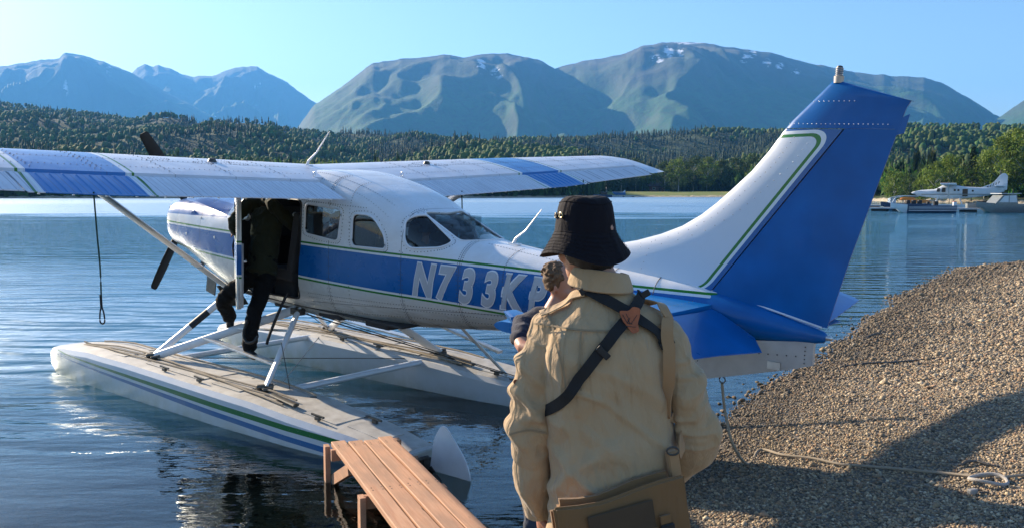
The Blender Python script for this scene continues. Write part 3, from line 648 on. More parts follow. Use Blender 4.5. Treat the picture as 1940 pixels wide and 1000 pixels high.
def fpoint(x, th, off=0.0):
    w_, zb, zm, zt, nu, nl = fsec(x); c, s_ = math.cos(th), math.sin(th)
    n_ = nu if s_ >= 0 else nl; h = (zt - zm) if s_ >= 0 else (zm - zb)
    return ((x), (w_ + off) * math.copysign(abs(c)**(2 / n_), c), zm + (h + off) * math.copysign(abs(s_)**(2 / n_), s_))
def fside(x, z, off=0.004, side=-1):
    w_, zb, zm, zt, nu, nl = fsec(x); n_ = nu if z >= zm else nl; h = (zt - zm) if z >= zm else (zm - zb)
    q = min(abs(z - zm) / h, .999); return side * (w_ * (1 - q**n_)**(1 / n_) + off)
def ftop(x, y, off=0.0):
    w_, zb, zm, zt, nu, nl = fsec(x); q = min(abs(y) / w_, .995); return zm + (zt - zm) * (1 - q**nu)**(1 / nu) + off
def loft(x0, x1, nx, nth, off=0.0, xs=None):
    mb = MB(); xs = xs if xs is not None else [x0 + (x1 - x0) * i / (nx - 1) for i in range(nx)]; P = []
    for x in xs:
        for k in range(nth): P.append(fpoint(x, 2 * math.pi * (k + .5) / nth, off))
    mb.grid(P, len(xs), nth, True)
    o = 0; mb.F.append(tuple(range(nth))); mb.F.append(tuple((len(xs) - 1) * nth + k for k in range(nth))[::-1])
    return mb
xs = sorted(set([-1.6, -1.59, -1.57, -1.53, -1.48] + [round(-1.4 + i * .09, 3) for i in range(83)] + [6.1]))
xs = [x for x in xs if x <= 6.1]
fus = loft(0, 0, 0, 88, xs=xs).obj('fuselage', M_FUS, plane)
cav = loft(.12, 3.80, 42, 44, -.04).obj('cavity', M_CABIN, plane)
def cutter(poly, ax, a, b):
    return MB().prism(poly, ax, a, b).obj('cutter', M_CABIN, plane)
W1 = rounded([(1.57, 1.228), (2.14, 1.205), (2.095, .88), (1.56, .92)], [.06, .07, .06, .06])
W2 = rounded([(2.30, 1.175), (2.56, 1.18), (2.74, 1.0), (2.76, .865), (2.29, .855)], [.07, .10, .10, .05, .07])
WQ = rounded([(2.935, 1.165), (3.02, 1.215), (3.47, .99), (3.38, .935), (3.0, .895)], [.09, .06, .05, .12, .12])
WF = rounded([(.34, 1.215), (1.28, 1.225), (1.30, .86), (.16, .86)], .05)
SHIELD = rounded([(-.02, 1.20), (.18, 1.235), (.45, 1.34), (.50, 1.43), (.22, 1.46), (-.2, 1.3)], .02, 2)
DOOR = rounded([(.33, 1.25), (1.50, 1.255), (1.50, .9), (1.42, .21), (.42, .16), (.20, .6)], .07)
REAR = rounded([(2.99, -.27), (3.05, 0), (2.99, .27), (3.52, .29), (3.68, .12), (3.68, -.12), (3.52, -.29)], [.05, .1, .05, .06, .1, .1, .06])
STAR = [W1, W2, WQ]
cuts = [cutter(q, 1, -1, 1) for q in (W1, W2, WQ)] + [cutter(DOOR, 1, -1, -.2), cutter(SHIELD, 1, -.50, .50), cutter(REAR, 2, .93, 1.6), cutter(WF, 1, .3, 1)]
for c in [cav] + cuts:
    md = fus.modifiers.new('b', 'BOOLEAN'); md.operation = 'DIFFERENCE'; md.object = c; md.solver = 'EXACT'
dg = bpy.context.evaluated_depsgraph_get(); me2 = bpy.data.meshes.new_from_object(fus.evaluated_get(dg)); fus.modifiers.clear(); fus.data = me2
me2.name = 'fuselage'
me2.polygons.foreach_set('use_smooth', np.ones(len(me2.polygons), dtype=bool)); me2.set_sharp_from_angle(angle=R_(38))
for c in [cav] + cuts: bpy.data.objects.remove(c)
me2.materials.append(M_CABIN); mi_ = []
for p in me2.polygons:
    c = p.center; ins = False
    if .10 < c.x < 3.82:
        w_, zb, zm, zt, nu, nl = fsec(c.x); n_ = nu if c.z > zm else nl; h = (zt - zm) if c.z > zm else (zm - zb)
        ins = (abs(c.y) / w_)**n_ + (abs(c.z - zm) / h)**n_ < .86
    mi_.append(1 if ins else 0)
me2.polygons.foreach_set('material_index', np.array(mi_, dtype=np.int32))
def strip_glass(name, poly, side, inset=.012, mb=None, frame=True):
    """a pane that follows the fuselage side behind its opening"""
    x0, x1 = min(p[0] for p in poly) - .01, max(p[0] for p in poly) + .01; z0, z1 = min(p[1] for p in poly) - .01, max(p[1] for p in poly) + .01
    P = []; nx, nz = 9, 8
    for i in range(nx):
        for j in range(nz):
            x = x0 + (x1 - x0) * i / (nx - 1); z = z0 + (z1 - z0) * j / (nz - 1); P.append((x, fside(x, z, -inset, side), z))
    wdw = MB().grid(P, nx, nz).obj(name, M_GLASS, plane, smooth=True, fixn=False)
    if frame:
        pts = [(p[0], fside(p[0], p[1], .001, side), p[1]) for p in poly]; pts.append(pts[0])
        MB().tube(pts, .011, 6).obj('frame', M_WHITE, wdw, smooth=True)
    return wdw
for q in (W1, W2, WQ):
    for s in (-1, 1): strip_glass('window', q, s)
strip_glass('window', WF, 1)
P = []
for i in range(12):
    for j in range(12):
        x = 2.96 + .76 * i / 11; y = -.31 + .62 * j / 11; P.append((x, y, ftop(x, y, -.012)))
rw = MB().grid(P, 12, 12).obj('rear_window', M_GLASS, plane, smooth=True, fixn=False)
pts = [(p[0], p[1], ftop(p[0], p[1], .001)) for p in REAR]; pts.append(pts[0])
MB().tube(pts, .009, 6).obj('frame', M_WHITE, rw, smooth=True)
P = []
for i in range(14):
    for j in range(24):
        x = -.06 + .62 * i / 13; th = R_(12) + R_(156) * j / 23; P.append(fpoint(x, th, -.012))
MB().grid(P, 14, 24).obj('windshield', M_GLASS, plane, smooth=True, fixn=False)
# cabin contents
mb = MB()
for (x, y) in ((.95, -.27), (.95, .27), (1.75, -.27), (1.75, .27), (2.45, -.22), (2.45, .22)):
    st = MB().box((x, y, .42), (.46, .42, .14)); st2 = Matrix.Rotation(R_(-14), 3, 'Y')
    st.box((x + .25, y, .78), (.12, .42, .66), Matrix.Rotation(R_(12), 3, 'Y')); st.box((x, y, .2), (.36, .3, .34))
    st.obj('seat', M_SEAT, plane, bevel=.03)
dash = MB().box((.16, 0, .92), (.10, 1.02, .36)).obj('instrument_panel', M_BLACK, plane, bevel=.01)
mb = MB()
for k in range(8): mb.lathe([(0, .215), (.035, .213), (.042, .222), (.042, .20)], (0, -.4 + .11 * k, .98), 12, 0)
mb.obj('instrument_dial', M_ALU, dash)
MB().lathe([(.02, 0), (.12, .004), (.13, .02), (.115, .03), (.02, .02)], (.42, -.28, .82), 16, 0).obj('control_yoke', M_BLACK, plane)
for (x, y, z, r) in ((1.98, -.40, 1.0, .052), (1.80, -.42, 1.06, .035)):   # reel and knob seen through the first window
    MB().lathe([(0, y), (r * .35, y - .004), (r * .4, y), (r * .7, y), (r * .75, y - .01), (r, y - .01), (r, y + .03), (0, y + .03)], (x, 0, z), 20, 1).obj('headset_cup', M_STEEL, plane, smooth=True)
MB().beam((1.62, -.4, 1.04), (1.86, -.38, 1.14), .02, .05).obj('headset_band', M_ALU, plane)
MB().box((1.5, 0, .125), (2.9, .95, .02)).obj('cabin_floor', M_CABIN, plane)
# ---- cabin door, swung open on its front hinge (local frame: u along the panel)
da = R_(31.0); hx, hy = .30, -.595
def dpt(u, z, t=0.0):   # t = outward thickness
    return (hx + u * math.cos(da) + t * math.sin(da) * -1, hy - u * math.sin(da) - t * math.cos(da), z)
DW = 1.02
door_out = rounded([(0, .55), (.06, .15), (1.02, .12), (1.06, .7), (1.0, 1.27), (.12, 1.26)], .05)
door_win = rounded([(.12, .82), (.93, .82), (.90, 1.19), (.20, 1.19)], .05)
def door_part(name, outer, t0, t1, m, inner=None, par=None):
    me = bpy.data.meshes.new(name); bm = bmesh.new()
    def ring(poly): return [bm.verts.new((p[0], p[1], 0)) for p in poly]
    a = ring(outer); ed = [bm.edges.new((a[i], a[(i + 1) % len(a)])) for i in range(len(a))]
    if inner:
        b = ring(inner); ed += [bm.edges.new((b[i], b[(i + 1) % len(b)])) for i in range(len(b))]
    bmesh.ops.triangle_fill(bm, use_beauty=True, edges=ed)
    r = bmesh.ops.extrude_face_region(bm, geom=list(bm.faces)); vs_ = {v for v in r['geom'] if isinstance(v, bmesh.types.BMVert)}
    top = [v.index for v in bm.verts]
    for v in bm.verts:
        t = t1 if v in vs_ else t0
        u, z = v.co.x, v.co.y; v.co = Vector(dpt(u, z, t - .03 * (u - .5)**2))
    bmesh.ops.recalc_face_normals(bm, faces=bm.faces); bm.to_mesh(me); bm.free(); me.materials.append(m)
    return link(bpy.data.objects.new(name, me), par or plane)
door = door_part('door', door_out, -.02, .028, M_FUS, door_win)
door_part('door_glass', [(p[0], p[1]) for p in door_win], .0, .006, M_GLASS, None, door)
sh = [((p[0] - .52) * .93 + .52, (p[1] - .48) * .9 + .44) for p in [(0.08, .18), (.98, .16), (1.0, .76), (.05, .76)]]
door_part('door_card', rounded(sh, .04), -.035, -.021, M_CABIN, None, door)
MB().tube([dpt(.88, .60, -.045), dpt(.88, .60, -.075), dpt(.76, .60, -.08)], .012, 8).obj('handle', M_ALU, door, smooth=True)
ed = [dpt(1.03, z, .004) for z in (.13, .5, .9, 1.25)]
MB().tube(ed, .016, 6).obj('door_edge', M_ALU, door, smooth=True)
ed2 = [(p[0], p[1], p[2]) for p in [dpt(1.0, .80, -.03), dpt(1.0, .14, -.03)]]
MB().beam(ed2[0], ed2[1], .035, .02).obj('door_jamb', M_ALU, door)
pts = [(p[0], fside(p[0], p[1], .002), p[1]) for p in DOOR]; pts.append(pts[0])
MB().tube(pts, .010, 6).obj('door_seal', M_BLACK, plane)
# ---- registration letters, projected on to the side
def letters(txt, x0, base, size, parent, name='registration', side=-1, shear=.22, xs_=.66, bold=.03, off=.005, m=None, step=.246, rise=0.0, lie=None):
    for k, ch in enumerate(txt):
        cu = bpy.data.curves.new('t', 'FONT'); cu.body = ch; cu.size = 1.0; cu.resolution_u = 6; cu.offset = bold
        ob = bpy.data.objects.new('t', cu); COL.objects.link(ob); dg = bpy.context.evaluated_depsgraph_get()
        me = bpy.data.meshes.new_from_object(ob.evaluated_get(dg)); bpy.data.objects.remove(ob); bpy.data.curves.remove(cu)
        bm = bmesh.new(); bm.from_mesh(me); bmesh.ops.triangulate(bm, faces=bm.faces)
        bmesh.ops.subdivide_edges(bm, edges=[e for e in bm.edges if e.calc_length() > .15], cuts=1)
        X = [v.co.x for v in bm.verts]; xm = (min(X) + max(X)) / 2 if X else 0
        for v in bm.verts:
            u = (v.co.x - xm) * xs_ * size / .72 ; h = v.co.y * size / .72
            x = x0 + k * step + u + h * shear; z = base + k * step * rise + h
            v.co = Vector((x, fside(x, z, off, side), z)) if lie is None else Vector(lie(x, z))
        bm.to_mesh(me); bm.free(); me.materials.clear(); me.materials.append(m)
        link(bpy.data.objects.new(name, me), parent)
M_LET = mat('grey_letter_paint', (.42, .45, .50), .4, var=.05); M_LETO = mat('white_letter_outline', (.72, .75, .80), .4, var=.03)
letters('N733KP', 3.20, .478, .30, plane, 'registration_outline', off=.0045, bold=.066, xs_=.72, m=M_LETO)
letters('N733KP', 3.20, .478, .30, plane, 'registration_letter', off=.0075, bold=.036, xs_=.72, m=M_LET)
# ---- rivets (tiny domes), one mass per large part
def rivet_mesh(name, P, N, parent, r=.0045, m=None):
    V = []; F = []
    for p, n_ in zip(P, N):
        n_ = Vector(n_).normalized(); a = n_.orthogonal().normalized(); b = n_.cross(a); o = len(V); p = Vector(p)
        for k in range(6):
            t = k * math.pi / 3; V.append(p + (a * math.cos(t) + b * math.sin(t)) * r)
        V.append(p + n_ * r * .7)
        for k in range(6): F.append((o + k, o + (k + 1) % 6, o + 6))
    o = mesh(name, V, F, m or M_RIVET, parent, smooth=True); tag(o, kind='stuff'); return o
RP, RN = [], []
def inwin(x, z):
    for q in (W1, W2, WQ, DOOR):
        if min(p[0] for p in q) - .015 < x < max(p[0] for p in q) + .015 and min(p[1] for p in q) - .015 < z < max(p[1] for p in q) + .015: return True
    return False
for xx in (.26, 1.93, 1.97, 2.25, 2.93, 2.97, 3.6, 3.64, 4.1, 4.53, 4.57, 5.1, 5.5):
    for k in range(46):
        th = R_(100 + 160 * k / 45); p = fpoint(xx, th, .001)
        if not inwin(p[0], p[2]) : RP.append(p); RN.append((0, p[1], (p[2] - .7) * .5))
for (za, zb_, x0, x1) in ((.30, .42, 1.6, 5.0), (.26, .38, 1.6, 5.0), (.16, .33, 2.0, 4.6), (1.26, 1.24, 1.5, 2.5)):
    n_ = int((x1 - x0) / .035)
    for k in range(n_):
        x = x0 + (x1 - x0) * k / n_; z = za + (zb_ - za) * k / n_
        RP.append((x, fside(x, z, .001), z)); RN.append((0, -1, 0))
for q, gap in ((W1, .035), (W2, .035), (WQ, .035)):
    cx = sum(p[0] for p in q) / len(q); cz = sum(p[1] for p in q) / len(q)
    for k in range(0, len(q)):
        p, p2 = Vector(q[k]), Vector(q[(k + 1) % len(q)]); L = (p2 - p).length
        for j in range(max(1, int(L / .03))):
            c = p.lerp(p2, j / max(1, int(L / .03))); d = (c - Vector((cx, cz))).normalized() * gap; c = c + d
            RP.append((c.x, fside(c.x, c.y, .001), c.y)); RN.append((0, -1, .1))
for xx in np.arange(1.45, 2.75, .035):
    for y in (-.5, -.42, .42, .5): RP.append((xx, y, ftop(xx, y, .001))); RN.append((0, 0, 1))
for xx in np.arange(3.75, 5.2, .035):
    for y in (-.16, .16): RP.append((xx, y, ftop(xx, y, .001))); RN.append((0, 0, 1))
rivet_mesh('fuselage_rivets', RP, RN, plane, .0058, M_RIVETD)

# ---------------------------------------------------------------- wing
def chordline(y):
    a = abs(y); dz = a * (.028 if y < 0 else .044)
    t = max(0, (a - 2.9) / (5.3 - 2.9))
    le = .65 + .20 * t; te = 2.28 - .22 * t
    if a > 5.38: k = (a - 5.38) / .45; le += .34 * k * k; te -= .03 * k * k
    return le, te, 1.54 + dz + .01 * t, 1.325 + dz + .04 * t
def airfoil(s, up):   # thickness at chord fraction s (fraction of chord)
    yt = .6 * (.2969 * math.sqrt(max(s, 0)) - .126 * s - .3516 * s * s + .2843 * s**3 - .1036 * s**4)
    m_, p_ = .02, .4; yc = m_ / p_**2 * (2 * p_ * s - s * s) if s < p_ else m_ / (1 - p_)**2 * (1 - 2 * p_ + 2 * p_ * s - s * s)
    return yc + yt if up else yc - yt
def wpt(s, y, up, off=0.0, th=1.0):
    le, te, zl, zt_ = chordline(y); c = te - le; a = abs(y)
    k = 1.0 if a < 5.38 else math.sqrt(max(0, 1 - ((a - 5.38) / .452)**2))
    return (le + c * s, y, zl + (zt_ - zl) * s + c * airfoil(s, up) * th * k + (off if up else -off))
HINGE = .715
def wing_skin(y0, y1, ny, name, s_end, parent, m=None):
    ss = [1 - math.cos(math.pi / 2 * i / 13) for i in range(14)]; ss = [q * .35 for q in ss] + [.35 + (s_end - .35) * i / 7 for i in range(1, 8)]
    loop = [(q, True) for q in ss[::-1]] + [(q, False) for q in ss[1:]]
    P = []
    for i in range(ny):
        y = y0 + (y1 - y0) * i / (ny - 1)
        for (q, u) in loop: P.append(wpt(q, y, u))
    mb = MB(); n_ = len(loop); mb.grid(P, ny, n_)
    for i in range(ny - 1): mb.F.append((i * n_, (i + 1) * n_, (i + 1) * n_ + n_ - 1, i * n_ + n_ - 1))
    mb.F.append(tuple(range(n_))); mb.F.append(tuple((ny - 1) * n_ + k for k in range(n_)))
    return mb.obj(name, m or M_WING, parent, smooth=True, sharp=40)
def control(y0, y1, name, droop, parent, pitch=.1, ridge=.008):
    """corrugated trailing surface: flap or aileron, beads running chordwise"""
    ys = []; y = min(y0, y1); e = max(y0, y1); k = 0
    while y < e - 1e-6:
        ys += [(y, 0), (y + pitch * .80, 0), (y + pitch * .90, 1)]; y += pitch
    ys = [q for q in ys if q[0] < e] + [(e, 0)]
    P = []; ss = [HINGE + .004, HINGE + .022, HINGE + .05, .88, .95, 1.0]; n_ = len(ss)
    for up in (True, False):
        for (yy, r) in ys:
            le, te, zl, zt_ = chordline(yy); c = te - le; px = le + c * HINGE; pz = zl + (zt_ - zl) * HINGE + c * airfoil(HINGE, False) + .01
            for q in ss:
                X, _, Z = wpt(q, yy, up, r * ridge * (1 if HINGE + .03 < q < 1 else 0) - ((.035 if q < HINGE + .01 else .014 if q < HINGE + .03 else .008) if up else 0))
                dx, dz = X - px, Z - pz; cd, sd_ = math.cos(droop), math.sin(droop)
                P.append((px + dx * cd + dz * sd_, yy, pz + dz * cd - dx * sd_))
    mb = MB(); m_ = len(ys); mb.grid(P[:m_ * n_], m_, n_); mb.grid(P[m_ * n_:], m_, n_)
    o2 = m_ * n_
    for i in range(m_ - 1):
        for j in (0, n_ - 1): a, b = i * n_ + j, (i + 1) * n_ + j; mb.F.append((a, b, b + o2, a + o2))
    for i in (0, m_ - 1): 
        for j in range(n_ - 1): a, b = i * n_ + j, i * n_ + j + 1; mb.F.append((a, b, b + o2, a + o2))
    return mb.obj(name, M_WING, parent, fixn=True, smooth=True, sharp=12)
FO = 3.52
wings = []
for s in (-1, 1):
    nm = 'left_wing' if s < 0 else 'right_wing'
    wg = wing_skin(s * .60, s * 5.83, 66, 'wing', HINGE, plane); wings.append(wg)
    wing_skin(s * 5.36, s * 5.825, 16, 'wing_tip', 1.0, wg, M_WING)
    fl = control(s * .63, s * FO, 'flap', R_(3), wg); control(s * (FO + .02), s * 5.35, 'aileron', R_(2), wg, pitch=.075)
    for k in range(12):
        y = s * (.8 + k * .24); q = wpt(1.0, y, False)
        MB().box((q[0] - .02, y, q[2] - .035), (.02, .012, .012)).obj('static_clip', M_ALU, fl)
    P, N = [], []
    for q in (.08, .16, .42, .60):
        for k in range(int(4.4 / .05)): P.append(wpt(q, s * (.66 + k * .05), True, .0005)); N.append((0, 0, 1))
    for y in (.95, 1.55, 2.15, 2.75, 2.8, 3.3, 3.9, 4.5, 5.1):
        for k in range(26): P.append(wpt(.05 + .025 * k, s * (y + (.02 if k % 2 else 0)), True, .0005)); N.append((0, 0, 1))
    for (yc, xc) in ((1.35, .34), (1.6, .42), (1.2, .40), (2.0, .36)):
        for k in range(18): t = k * math.pi / 9; P.append(wpt(xc + .035 * math.sin(t), s * (yc + .10 * math.cos(t)), True, .0005)); N.append((0, 0, 1))
    rivet_mesh('wing_rivets', P, N, wg, .0060, M_RIVETD)
    MB().lathe([(0, .035), (.03, .03), (.045, .0), (.05, -.01)], wpt(.36, s * 1.45, True), 14).obj('fuel_cap', M_STEEL, wg, smooth=True)
    MB().tube([Vector(wpt(.66, s * .60, True, 0)) + Vector((.018 * math.cos(t), 0, .03 + .022 * math.sin(t))) for t in np.linspace(0, 6.28, 13)], .004, 6).obj('lifting_eye', M_ALU, wg)
    # lift strut
    lo, hi = Vector((.22, s * .575, .13)), Vector((1.05, s * 2.56, 1.40))
    mb = MB(); t = (hi - lo).normalized()
    P = []
    for q in (lo, hi):
        for k in range(16):
            a = 2 * math.pi * k / 16; cc = Vector((1, 0, 0)); up_ = t.cross(cc).normalized(); cc = up_.cross(t)
            w2 = .072 if math.cos(a) < 0 else .085
            P.append(q + cc * math.cos(a) * w2 + up_ * math.sin(a) * .028 * (1 - .35 * max(0, math.cos(a))))
    mb.grid(P, 2, 16, True); st = mb.obj('wing_strut', M_ALU, plane, smooth=True)
    MB().tube([lo.lerp(hi, .27), lo.lerp(hi, .30)], .088, 14, .36, up=(0, 1, .7)).obj('strut_cuff', M_ALU, st, smooth=True)
    MB().tube([lo.lerp(hi, -.03), lo.lerp(hi, .05)], .05, 12, .6).obj('strut_fitting', M_STEEL, st, smooth=True)
# wing centre section over the cabin roof
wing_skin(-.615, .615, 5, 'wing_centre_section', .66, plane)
# whip aerials
def aerial(x, z0, tx, tz, y=0):
    b = MB().box((x, y, z0 + .008), (.12, .05, .016)); b.tube([(x - .02, y, z0), (x + .01, y, z0 + .06), (x + (tx - x) * .4, y, z0 + (tz - z0) * .4), (tx, y, tz)], [.022, .016, .010, .005], 8, .6)
    b.obj('aerial', M_WHITE, plane, smooth=True)
aerial(1.15, 1.60, 1.52, 1.98, -.25); aerial(3.92, .99, 4.22, 1.335, 0)

# ---------------------------------------------------------------- tail
HB, HT = (5.92, .80), (6.855, 2.065)
def fin_le(z):
    return interp(z, [(.80, 4.3), (.96, 4.55), (1.02, 4.75), (1.08, 4.93), (1.153, 5.24), (1.21, 5.42), (1.292, 5.62), (1.41, 5.81), (1.541, 5.967), (1.809, 6.244), (2.097, 6.443), (2.398, 6.741), (2.42, 6.78)])
def hinge_x(z): return HB[0] + (HT[0] - HB[0]) * (z - HB[1]) / (HT[1] - HB[1])
def paint_fin():
    g = NT('fin_paint'); v = g.obj(); X = g.xyz(v); x, z = X[0], X[2]
    L = math.hypot(HT[0] - HB[0], HT[1] - HB[1]); nx_, nz_ = (HT[1] - HB[1]) / L, -(HT[0] - HB[0]) / L
    d1 = g.math('ADD', g.math('MULTIPLY', g.math('SUBTRACT', HB[0], x), nx_), g.math('MULTIPLY', g.math('SUBTRACT', HB[1], z), nz_))
    d1 = g.math('SUBTRACT', d1, .035)
    d2 = g.math('SUBTRACT', 2.045, g.math('ADD', z, g.math('MULTIPLY', g.math('SUBTRACT', x, 6.45), -.06)))
    d3 = g.math('SUBTRACT', z, g.math('SUBTRACT', curve_node(g, x, ZTOP), .03))
    b = g.math('MINIMUM', d2, d3); r = .13
    qa = g.math('MAXIMUM', g.math('SUBTRACT', r, d1), 0); qb = g.math('MAXIMUM', g.math('SUBTRACT', r, b), 0)
    rd = g.math('SUBTRACT', r, g.math('SQRT', g.math('ADD', g.math('MULTIPLY', qa, qa), g.math('MULTIPLY', qb, qb))))
    n1 = g.noise(4, 4, v)
    white = g.mix(n1, (.66, .70, .76), WHITE)
    col = g.ramp(g.math('ADD', rd, .1), [(0, BLUE), (.10, (.75, .78, .8)), (.122, GREEN), (.148, (0, 1, 0))], 'CONSTANT')
    col = g.mix(g.math('GREATER_THAN', rd, .047), col, white)
    nr = g.bump(g.noise(1.5, 2, v), .3, .02)
    return g.done(g.bsdf(col, g.math('MULTIPLY_ADD', n1, .2, .2), 0, nr, Coat_Weight=.4, Coat_Roughness=.1))
M_FIN = paint_fin()
def slab(name, rows, m, parent, nose=True, smooth_=True):
    """rows: (z, x0, x1, half thickness at x0, thick mid, at x1); rounded leading edge"""
    P = []; ss = [0, .02, .06, .14, .28, .5, .75, 1.0]
    for (z, x0, x1, t0, tm, t1) in rows:
        ring = []
        for q in ss:
            if nose: t = (tm * math.sqrt(min(1, q / .3)) if q < .3 else tm + (t1 - tm) * (q - .3) / .7)
            else: t = t0 + (t1 - t0) * q
            ring.append((x0 + (x1 - x0) * q, -t, z))
        P += ring + [(p[0], -p[1], p[2]) for p in ring[::-1]]
    n_ = 16; mb = MB().grid(P, len(rows), n_, True); mb.F.append(tuple(range(n_))); mb.F.append(tuple((len(rows) - 1) * n_ + k for k in range(n_)))
    bm_ = mb.obj(name, m, parent, smooth=smooth_, sharp=40)
    return bm_
rows = [(z, fin_le(z), hinge_x(z) - .006, .02, .062 - .018 * (z - .8), .045) for z in [.80, .86, .92, .97, 1.02, 1.08, 1.15, 1.22, 1.3, 1.4, 1.5, 1.6, 1.75, 1.9, 2.06]]
rows = [(r[0], max(r[1], 3.9), r[2], r[3], r[4], r[5]) for r in rows]
fin = slab('fin', rows, M_FIN, plane)
def rud_te(z): return 6.815 + (7.192 - 6.815) * (z - .669) / (2.043 - .669)
rows = []
for k in range(12):   # rudder below the horn; its bottom slopes down aft
    f_ = k / 11; zl = .81 + (2.064 - .81) * f_
    rows.append((zl, hinge_x(zl) + .006, rud_te(zl), .042, .042, .006))
rud = slab('rudder', rows, M_BLUE, plane, nose=False)
bm = bmesh.new(); bm.from_mesh(rud.data)
for v in bm.verts:
    if v.co.z < 1.15:
        k = (1.15 - v.co.z) / .34; q = (v.co.x - hinge_x(v.co.z)) / (rud_te(v.co.z) - hinge_x(v.co.z)); v.co.z -= .135 * q * k; v.co.x -= .02 * q * k
bm.to_mesh(rud.data); bm.free()
rows = [(z, fin_le(z) + .003, 7.19 + (z - 2.04) * .28, .02, .045 - .03 * max(0, z - 2.3), .006) for z in (2.066, 2.12, 2.2, 2.3, 2.36)]
rows += [(2.392, 6.735, 7.285, .01, .036, .006), (2.402, 6.76, 7.28, .01, .018, .004)]
cap = slab('fin_cap', rows, M_BLUE, plane)
bm = bmesh.new(); bm.from_mesh(cap.data)
for v in bm.verts:
    if v.co.z > 2.25: v.co.z -= .155 * (v.co.x - 6.74) / .54 * (v.co.z - 2.25) / .15 if v.co.x > 6.74 else 0
bm.to_mesh(cap.data); bm.free()
MB().add([(7.165, -.006, 2.02), (7.235, -.003, 2.04), (7.262, -.003, 2.165), (7.19, -.006, 2.13), (7.165, .006, 2.02), (7.235, .003, 2.04), (7.262, .003, 2.165), (7.19, .006, 2.13)], [(0, 1, 2, 3), (7, 6, 5, 4), (0, 4, 5, 1), (1, 5, 6, 2), (2, 6, 7, 3), (3, 7, 4, 0)]).obj('trim_tab', M_BLUE, rud)
M_BEAC = mat('beacon_glass', (.25, .05, .02), .15, coat=1); 
be = MB().lathe([(.032, 2.375), (.034, 2.42), (.026, 2.425)], (6.775, 0, 0), 16).obj('beacon_base', mat('cream_metal', (.55, .47, .40), .4, .3), plane, smooth=True)
MB().lathe([(.022, 2.42), (.024, 2.47), (.018, 2.49), (0, 2.495)], (6.775, 0, 0), 16).obj('beacon_lens', M_STEEL, be, smooth=True)
for k in range(4): MB().lathe([(.025, 2.428 + k * .014), (.027, 2.432 + k * .014), (.025, 2.436 + k * .014)], (6.775, 0, 0), 16).obj('lens_ring', M_ALU, be, smooth=True)
P, N = [], []
for k in range(26):   # leading edge rivets, port side
    z = 1.10 + k * .036; 
    for dx in (.13,): P.append((fin_le(z) + dx, -.064 + .018 * (z - .8), z)); N.append((0, -1, 0))
for k in range(24): z = .97 + k * .045; P.append((fin_le(z) + .26, -.064 + .018 * (z - .8), z)); N.append((0, -1, 0))
for k in range(22):
    P.append((6.47 + k * .032, -.046, 2.095)); N.append((0, -1, 0))
    if k < 9: P.append((6.63 + k * .035, -.043, 2.25)); N.append((0, -1, 0))
for k in range(9): P.append((5.30 + k * .02, -.066, .88 + k * .055)); N.append((0, -1, 0))
rivet_mesh('fin_rivets', P, N, fin, .0042, mat('bright_rivets', (.7, .7, .72), .25, .6))
# stinger / tail cone behind the fin
TC = [(5.88, .125, .44, .845), (5.98, .12, .455, .835), (6.2, .098, .49, .785), (6.5, .07, .52, .72), (6.75, .045, .55, .665), (6.82, .03, .565, .645), (6.84, .012, .59, .625)]
P = []
for (x, w_, a, b) in TC:
    for k in range(20):
        t = 2 * math.pi * k / 20; P.append((x, w_ * math.cos(t), (a + b) / 2 + (b - a) / 2 * math.sin(t)))
mb = MB().grid(P, len(TC), 20, True); mb.F.append(tuple(range(20))); mb.F.append(tuple(120 + k for k in range(20)))
tc = mb.obj('tail_cone', M_BLUE, plane, smooth=True, sharp=50)
MB().lathe([(.0, 6.83), (.018, 6.835), (.018, 6.87), (0, 6.885)], (0, 0, .605), 12, 0).obj('tail_light', M_ALU, tc, smooth=True)
MB().tube([(5.95, -.015, .826), (6.35, -.02, .765), (6.8, -.015, .675)], .008, 6).obj('rudder_gap_seal', M_WHITE, tc)
# ventral fin
VF = [(5.1, .40, .42, .02), (5.5, .26, .42, .035), (5.887, .125, .46, .04), (6.263, .235, .50, .04), (6.60, .335, .545, .035), (6.755, .39, .575, .02)]
P = []
for (x, zb_, zt_, t) in VF: P += [(x, -t, zt_), (x, -t * .9, zb_), (x, t * .9, zb_), (x, t, zt_)]
mb = MB().grid(P, len(VF), 4, True); mb.F.append((0, 1, 2, 3)); mb.F.append((20, 21, 22, 23))
vf = mb.obj('ventral_fin', mat('silver_white_paint', (.50, .50, .49), .35, .2, var=.1), plane)
P, N = [], []
for k in range(13): x = 5.80 + k * .07; P.append((x, -.0415, .36 + (x - 5.8) * .10)); N.append((0, -1, 0))
for k in range(5): P.append((5.86, -.0415, .17 + k * .05)); N.append((0, -1, 0)); P.append((6.70 - .0 * k, -.03, .40 + k * .03)); N.append((0, -1, 0))
rivet_mesh('ventral_rivets', P, N, vf, .006, M_RIVETD)
MB().box((6.48, -.043, .345), (.10, .006, .06)).obj('access_plate', M_ALU, vf, bevel=.002)
